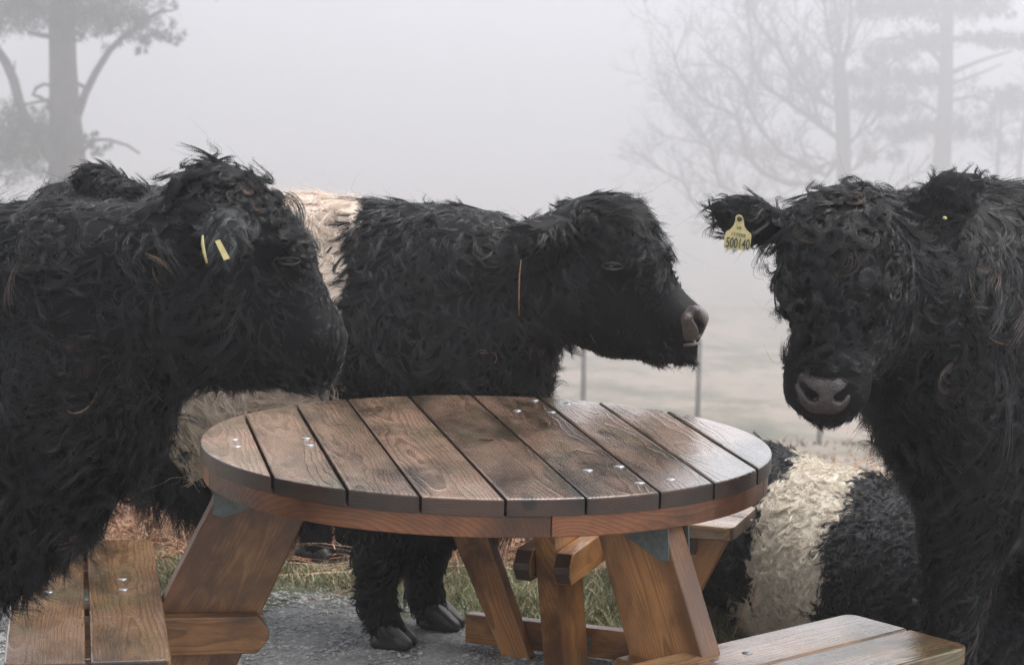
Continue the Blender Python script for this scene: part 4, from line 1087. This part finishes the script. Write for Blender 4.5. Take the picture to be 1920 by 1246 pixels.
# ---- right cow, facing the camera
tow = np.array([-.05, -1, 0]); wr = np.array([1, -.05, 0]); HY = 4.45
HD = dn * .95 + tow * .2
cbr = dn * .9 + np.array([.35, .25, 0])
RIGHTP = [
    prim(at(1575, 438, HY), at(1585, 438, HY), .096, .096, 'poll', 1.05, wr, HD, .05),
    prim(at(1590, 385, HY + .03), at(1612, 385, HY + .03), .034, .030, 'poll', 1.5, wr, dn * .3 + tow * .5, .04),
    prim(at(1570, 480, HY - .07), at(1566, 545, HY - .09), .088, .084, 'fore', 1.22, wr, HD, .06),
    prim(at(1562, 560, HY - .10), at(1552, 670, HY - .15), .082, .056, 'fore', 1.05, wr, HD, .05),
    prim(at(1588, 560, HY + .03), at(1590, 610, HY + .02), .115, .105, 'face', .95, wr, HD, .06),
    prim(at(1552, 700, HY - .15), at(1550, 730, HY - .155), .062, .062, 'muzzle', 1.42, wr, HD, .04),
    prim(at(1588, 640, HY + .0), at(1558, 735, HY - .09), .085, .052, 'jaw', .9, wr, dn, .05),
    prim(at(1545, 757, HY - .13), at(1558, 757, HY - .13), .036, .036, 'jaw', 1.1, wr, dn, .03),
    prim(at(1478, 520, HY - .06), at(1476, 540, HY - .07), .028, .024, 'face', 1, None, HD, .03),
    prim(at(1656, 520, HY - .06), at(1657, 540, HY - .07), .028, .024, 'face', 1, None, HD, .03),
    # ears
    prim(at(1462, 425, HY + .02), at(1400, 412, HY), .036, .050, 'ear', .32, (0.1, 1, .05), np.array([-1, 0, -.25]), .03),
    prim(at(1400, 412, HY), at(1352, 392, HY - .01), .050, .026, 'ear', .32, (0.1, 1, .05), np.array([-1, 0, -.15]), .03),
    prim(at(1705, 415, HY + .06), at(1780, 370, HY + .06), .040, .052, 'ear', .4, (-.3, 1, .1), np.array([1, .1, .1]), .02),
    prim(at(1780, 370, HY + .06), at(1828, 340, HY + .07), .052, .022, 'ear', .4, (-.3, 1, .1), np.array([1, .1, -.2]), .03),
    # neck and trunk
    prim(at(1660, 530, HY + .15), at(1790, 580, 4.85), .165, .25, 'neck', 1.0, None, cbr, .1),
    prim(at(1670, 440, HY + .16), at(1850, 450, 4.85), .072, .090, 'neck', 1.0, None, cbr, .08),
    prim(at(1700, 600, HY + .2), at(1790, 740, 4.75), .13, .17, 'brisket', .9, wr, dn * .9 + np.array([.1, -.1, 0]), .09),
    prim(at(1800, 780, 4.75), at(1840, 900, 4.8), .155, .135, 'brisket', .9, wr, dn * .95, .08),
    prim(at(1880, 640, 4.95), at(2700, 660, 5.5), .34, .37, 'body', .85, (-.5, 1, 0), cbr, .1),
    prim(at(1850, 455, 4.9), at(2700, 490, 5.5), .10, .12, 'body', 1.5, (-.5, 1, 0), cbr, .08),
]
for x_, Y_, zt_ in ((1.005, 4.80, .72), (1.30, 5.02, .72), (2.15, 5.1, .8), (2.35, 5.5, .8)):
    RIGHTP.append(prim((x_ + .03, Y_, zt_), (x_, Y_, .40), .135, .072, 'leg', .95, wr, dn, .06)); RIGHTP.append(prim((x_, Y_, .40), (x_ - .0, Y_, .05), .062, .052, 'leg', 1, None, dn, .03))
NR = at(1547, 742, HY - .20)
ER1, ER2 = at(1472, 546, HY - .085), at(1662, 546, HY - .085)
right_bald = lambda P: ((np.linalg.norm(P - ER1, axis=1) > .022) & (np.linalg.norm(P - ER2, axis=1) > .026)) * (np.linalg.norm((P - NR) * np.array([.95, 1, 1]), axis=1) > .046).astype(float)
rm_ = dict(ear=dict(L=.045))
rightcow = make_cow('cow', 'black cow facing the camera with tight forehead curls and a yellow numbered ear tag', RIGHTP, .0115, cbr, black_only, 31, 1.0, .00038, rm_, right_bald, None, (1.5, 5.0, 0), .95)
nose(rightcow, at(1546, 733, HY - .191), (-.04, -1, -.28), (0, -.25, 1), .76)
eye(rightcow, ER1, (-.7, -.7, .05), (-.1, -.3, -1), .016)
eye(rightcow, ER2, (.6, -.8, .05), (.1, -.3, -1), .016)
for x_, Y_ in ((1.0, 4.77), (1.29, 4.99), (2.15, 5.07), (2.35, 5.47)): hoof(rightcow, (x_, Y_, 0), -1.3, 1.05)

TYg = HY - .075
def tg(px, py): return at(px, py, TYg)
outline = [(1357, 463), (1359, 440), (1362, 434), (1369, 430), (1376, 422), (1379, 413), (1379, 407), (1382, 403), (1387, 402), (1392, 405), (1394, 411), (1396, 424), (1400, 431), (1408, 438), (1409, 444), (1406, 466), (1402, 470), (1360, 466)]
tagp = plate('ear_tag', [tg(*p) for p in outline], .0016, M['tag'], rightcow)
m = MB(); c0 = tg(1386.5, 410); m.tube([c0 + np.array([0, -.0052, 0]), c0 + np.array([0, .02, 0])], [.0052, .0040], 12); m.build('tag_stud', M['print'], tagp)
m = MB(); m.tube([at(1770, 408, HY - .01), at(1773, 409, HY - .002)], [.0032, .0032], 10); m.build('ear_tag', M['tag'], rightcow)
def text(body, px, py, h, parent, sx=1.0, rot=0.0):
    cu = bpy.data.curves.new('lettering', 'FONT'); cu.body = body; cu.size = h; cu.align_x = 'CENTER'; cu.align_y = 'CENTER'; cu.extrude = .0002; cu.offset = h * .012
    tmp = bpy.data.objects.new('lettering', cu); COL.objects.link(tmp); bpy.context.view_layer.update()
    dg_ = bpy.context.evaluated_depsgraph_get(); me = bpy.data.meshes.new_from_object(tmp.evaluated_get(dg_)); bpy.data.objects.remove(tmp)
    P_ = Vector(tg(px, py)) + Vector((0, -.0024, 0))
    T = Matrix.Translation(P_) @ Matrix.Rotation(rot, 4, 'Y') @ Matrix.Rotation(math.pi / 2 - .13, 4, 'X') @ Matrix.Diagonal((sx, 1, 1, 1))
    me.transform(T); me.materials.clear(); me.materials.append(M['print'])
    return link('lettering', me, None, parent)
text('500140', 1383, 457, .0290, tagp, .56, .095)
text('117205', 1384, 440.5, .0090, tagp, 1.15, .12)
text('UK', 1386, 427, .0085, tagp, .9, .1)

# ---- lying belted calf behind the near bench
ca_, cbv = np.array([.70, 6.55, .225]), np.array([1.14, 5.22, .235])
axc = (cbv - ca_) / np.linalg.norm(cbv - ca_); wc = np.array([-axc[1], axc[0], 0]); cbc = dn * .9 - axc * .3
CALFP = [
    prim(ca_, (ca_ + cbv) / 2, .245, .245, 'body', 1.12, wc, cbc, .1), prim((ca_ + cbv) / 2, cbv, .245, .24, 'body', 1.12, wc, cbc, .1),
    prim(cbv + np.array([0.05, 0, .02]), (1.38, 5.22, .36), .19, .13, 'neck', 1, None, cbc, .1),
    prim((1.36, 5.24, .37), (1.38, 5.22, .36), .10, .10, 'poll', 1, None, dn, .05),
    prim((1.39, 5.2, .34), (1.47, 5.05, .22), .08, .05, 'face', 1, None, dn, .05),
    prim((.88, 5.6, .10), (.82, 5.35, .06), .09, .05, 'leg', 1, None, (0, -1, 0), .05),
    prim((.45, 6.6, .12), (.42, 6.3, .07), .12, .06, 'leg', 1, None, (0, -1, 0), .05),
    prim((1.27, 5.3, .42), (1.18, 5.22, .40), .03, .025, 'ear', .5, None, (-1, 0, -.4), .03), prim((1.44, 5.36, .42), (1.54, 5.4, .40), .03, .025, 'ear', .5, None, (1, 0, -.4), .03)]
calf_col = belted(at(1545, 890, 5.98), (1, -.25, -.27), .100, dict(z0=-.1, z1=.50, clean=(.66, .595, .50), dirty=(.45, .39, .30)))
calf_mod = {'body': dict(L=.044, kap=3.2, wav=.8, lift=.36, clump=.72, lr=.0048, g=.25, m=20, dens=8500, w=.66)}
calf = make_cow('calf', 'small curly belted calf lying on the ground behind the near bench', CALFP, .0125, cbc, calf_col, 41, .9, .00048, calf_mod, None, None, (.9, 6.1, 0), 1.0, floor=0.004)
calf['category'] = 'calf'
nose(calf, (1.485, 5.03, .20), (.4, -.8, -.5), (0, -.3, 1), .6)
m = MB(); m.tube([at(1376, 1190, 5.6), at(1395, 1140, 5.62), at(1418, 1110, 5.64), at(1432, 1085, 5.66)], [.0018, .0015, .0012, .0008], 5)
tag(m.build('straw_stem', M['straw']), 'thin brown twig rising in front of the pale belt of the lying calf', 'twig')

# ---- cow farther back; its legs show under the belly of the middle cow
fz = float(terrain(-.62, 7.5))
FARP = [prim((-.66, 7.45, fz + .78), (-.72, 8.7, fz + .75), .33, .33, 'body', .85, (1, 0, 0), dn, .1),
        prim((-.66, 8.8, fz + .95), (-.62, 9.2, fz + 1.0), .2, .14, 'neck', .8, (1, 0, 0), dn, .1), prim((-.62, 9.3, fz + 1.0), (-.6, 9.6, fz + .8), .11, .06, 'face', 1, None, dn, .05)]
for x_, y_ in ((-.665, 7.38), (-.545, 7.43), (-.72, 8.6), (-.60, 8.65)):
    FARP.append(prim((x_, y_, fz + .62), (x_, y_ - .02, fz + .34), .12, .062, 'leg', 1, None, dn, .06)); FARP.append(prim((x_, y_ - .02, fz + .38), (x_ + .01, y_, terrain(x_, y_) + .04), .058, .055, 'leg', 1, None, dn, .03))
farcow = make_cow('cow', 'misty grey cow farther off whose legs show behind the left table leg', FARP, .02, dn * 1.0, black_only, 51, .25, .0008, None, None, None, (-.7, 7.9, fz), 1.0)
for x_, y_ in ((-.665, 7.35), (-.545, 7.40), (-.72, 8.57), (-.60, 8.62)): hoof(farcow, (x_, y_, float(terrain(x_, y_))), 1.57, 1.1)

# ------------------------------------------------------------------ haze
def haze():
    bm = bmesh.new(); bmesh.ops.create_cube(bm, size=1)
    lo, hi = np.array([-560, -5, -47.5]), np.array([560, 960, 24.0])
    for v in bm.verts: v.co = Vector([(lo[i] + hi[i]) / 2 + v.co[i] * (hi[i] - lo[i]) for i in range(3)])
    me = bpy.data.meshes.new('haze'); bm.to_mesh(me); bm.free()
    m = bpy.data.materials.new('haze'); m.use_nodes = True; n, l = m.node_tree.nodes, m.node_tree.links
    for x in list(n): n.remove(x)
    o = n.new('ShaderNodeOutputMaterial'); v = n.new('ShaderNodeVolumePrincipled')
    v.inputs['Density'].default_value = HAZE_DENSITY; v.inputs['Color'].default_value = (.86, .86, .885, 1); v.inputs['Anisotropy'].default_value = HAZE_G
    l.new(v.outputs[0], o.inputs['Volume']); me.materials.append(m)
    tag(link('haze', me), 'pale grey fog filling the whole hillside', 'fog', kind='stuff')
haze()
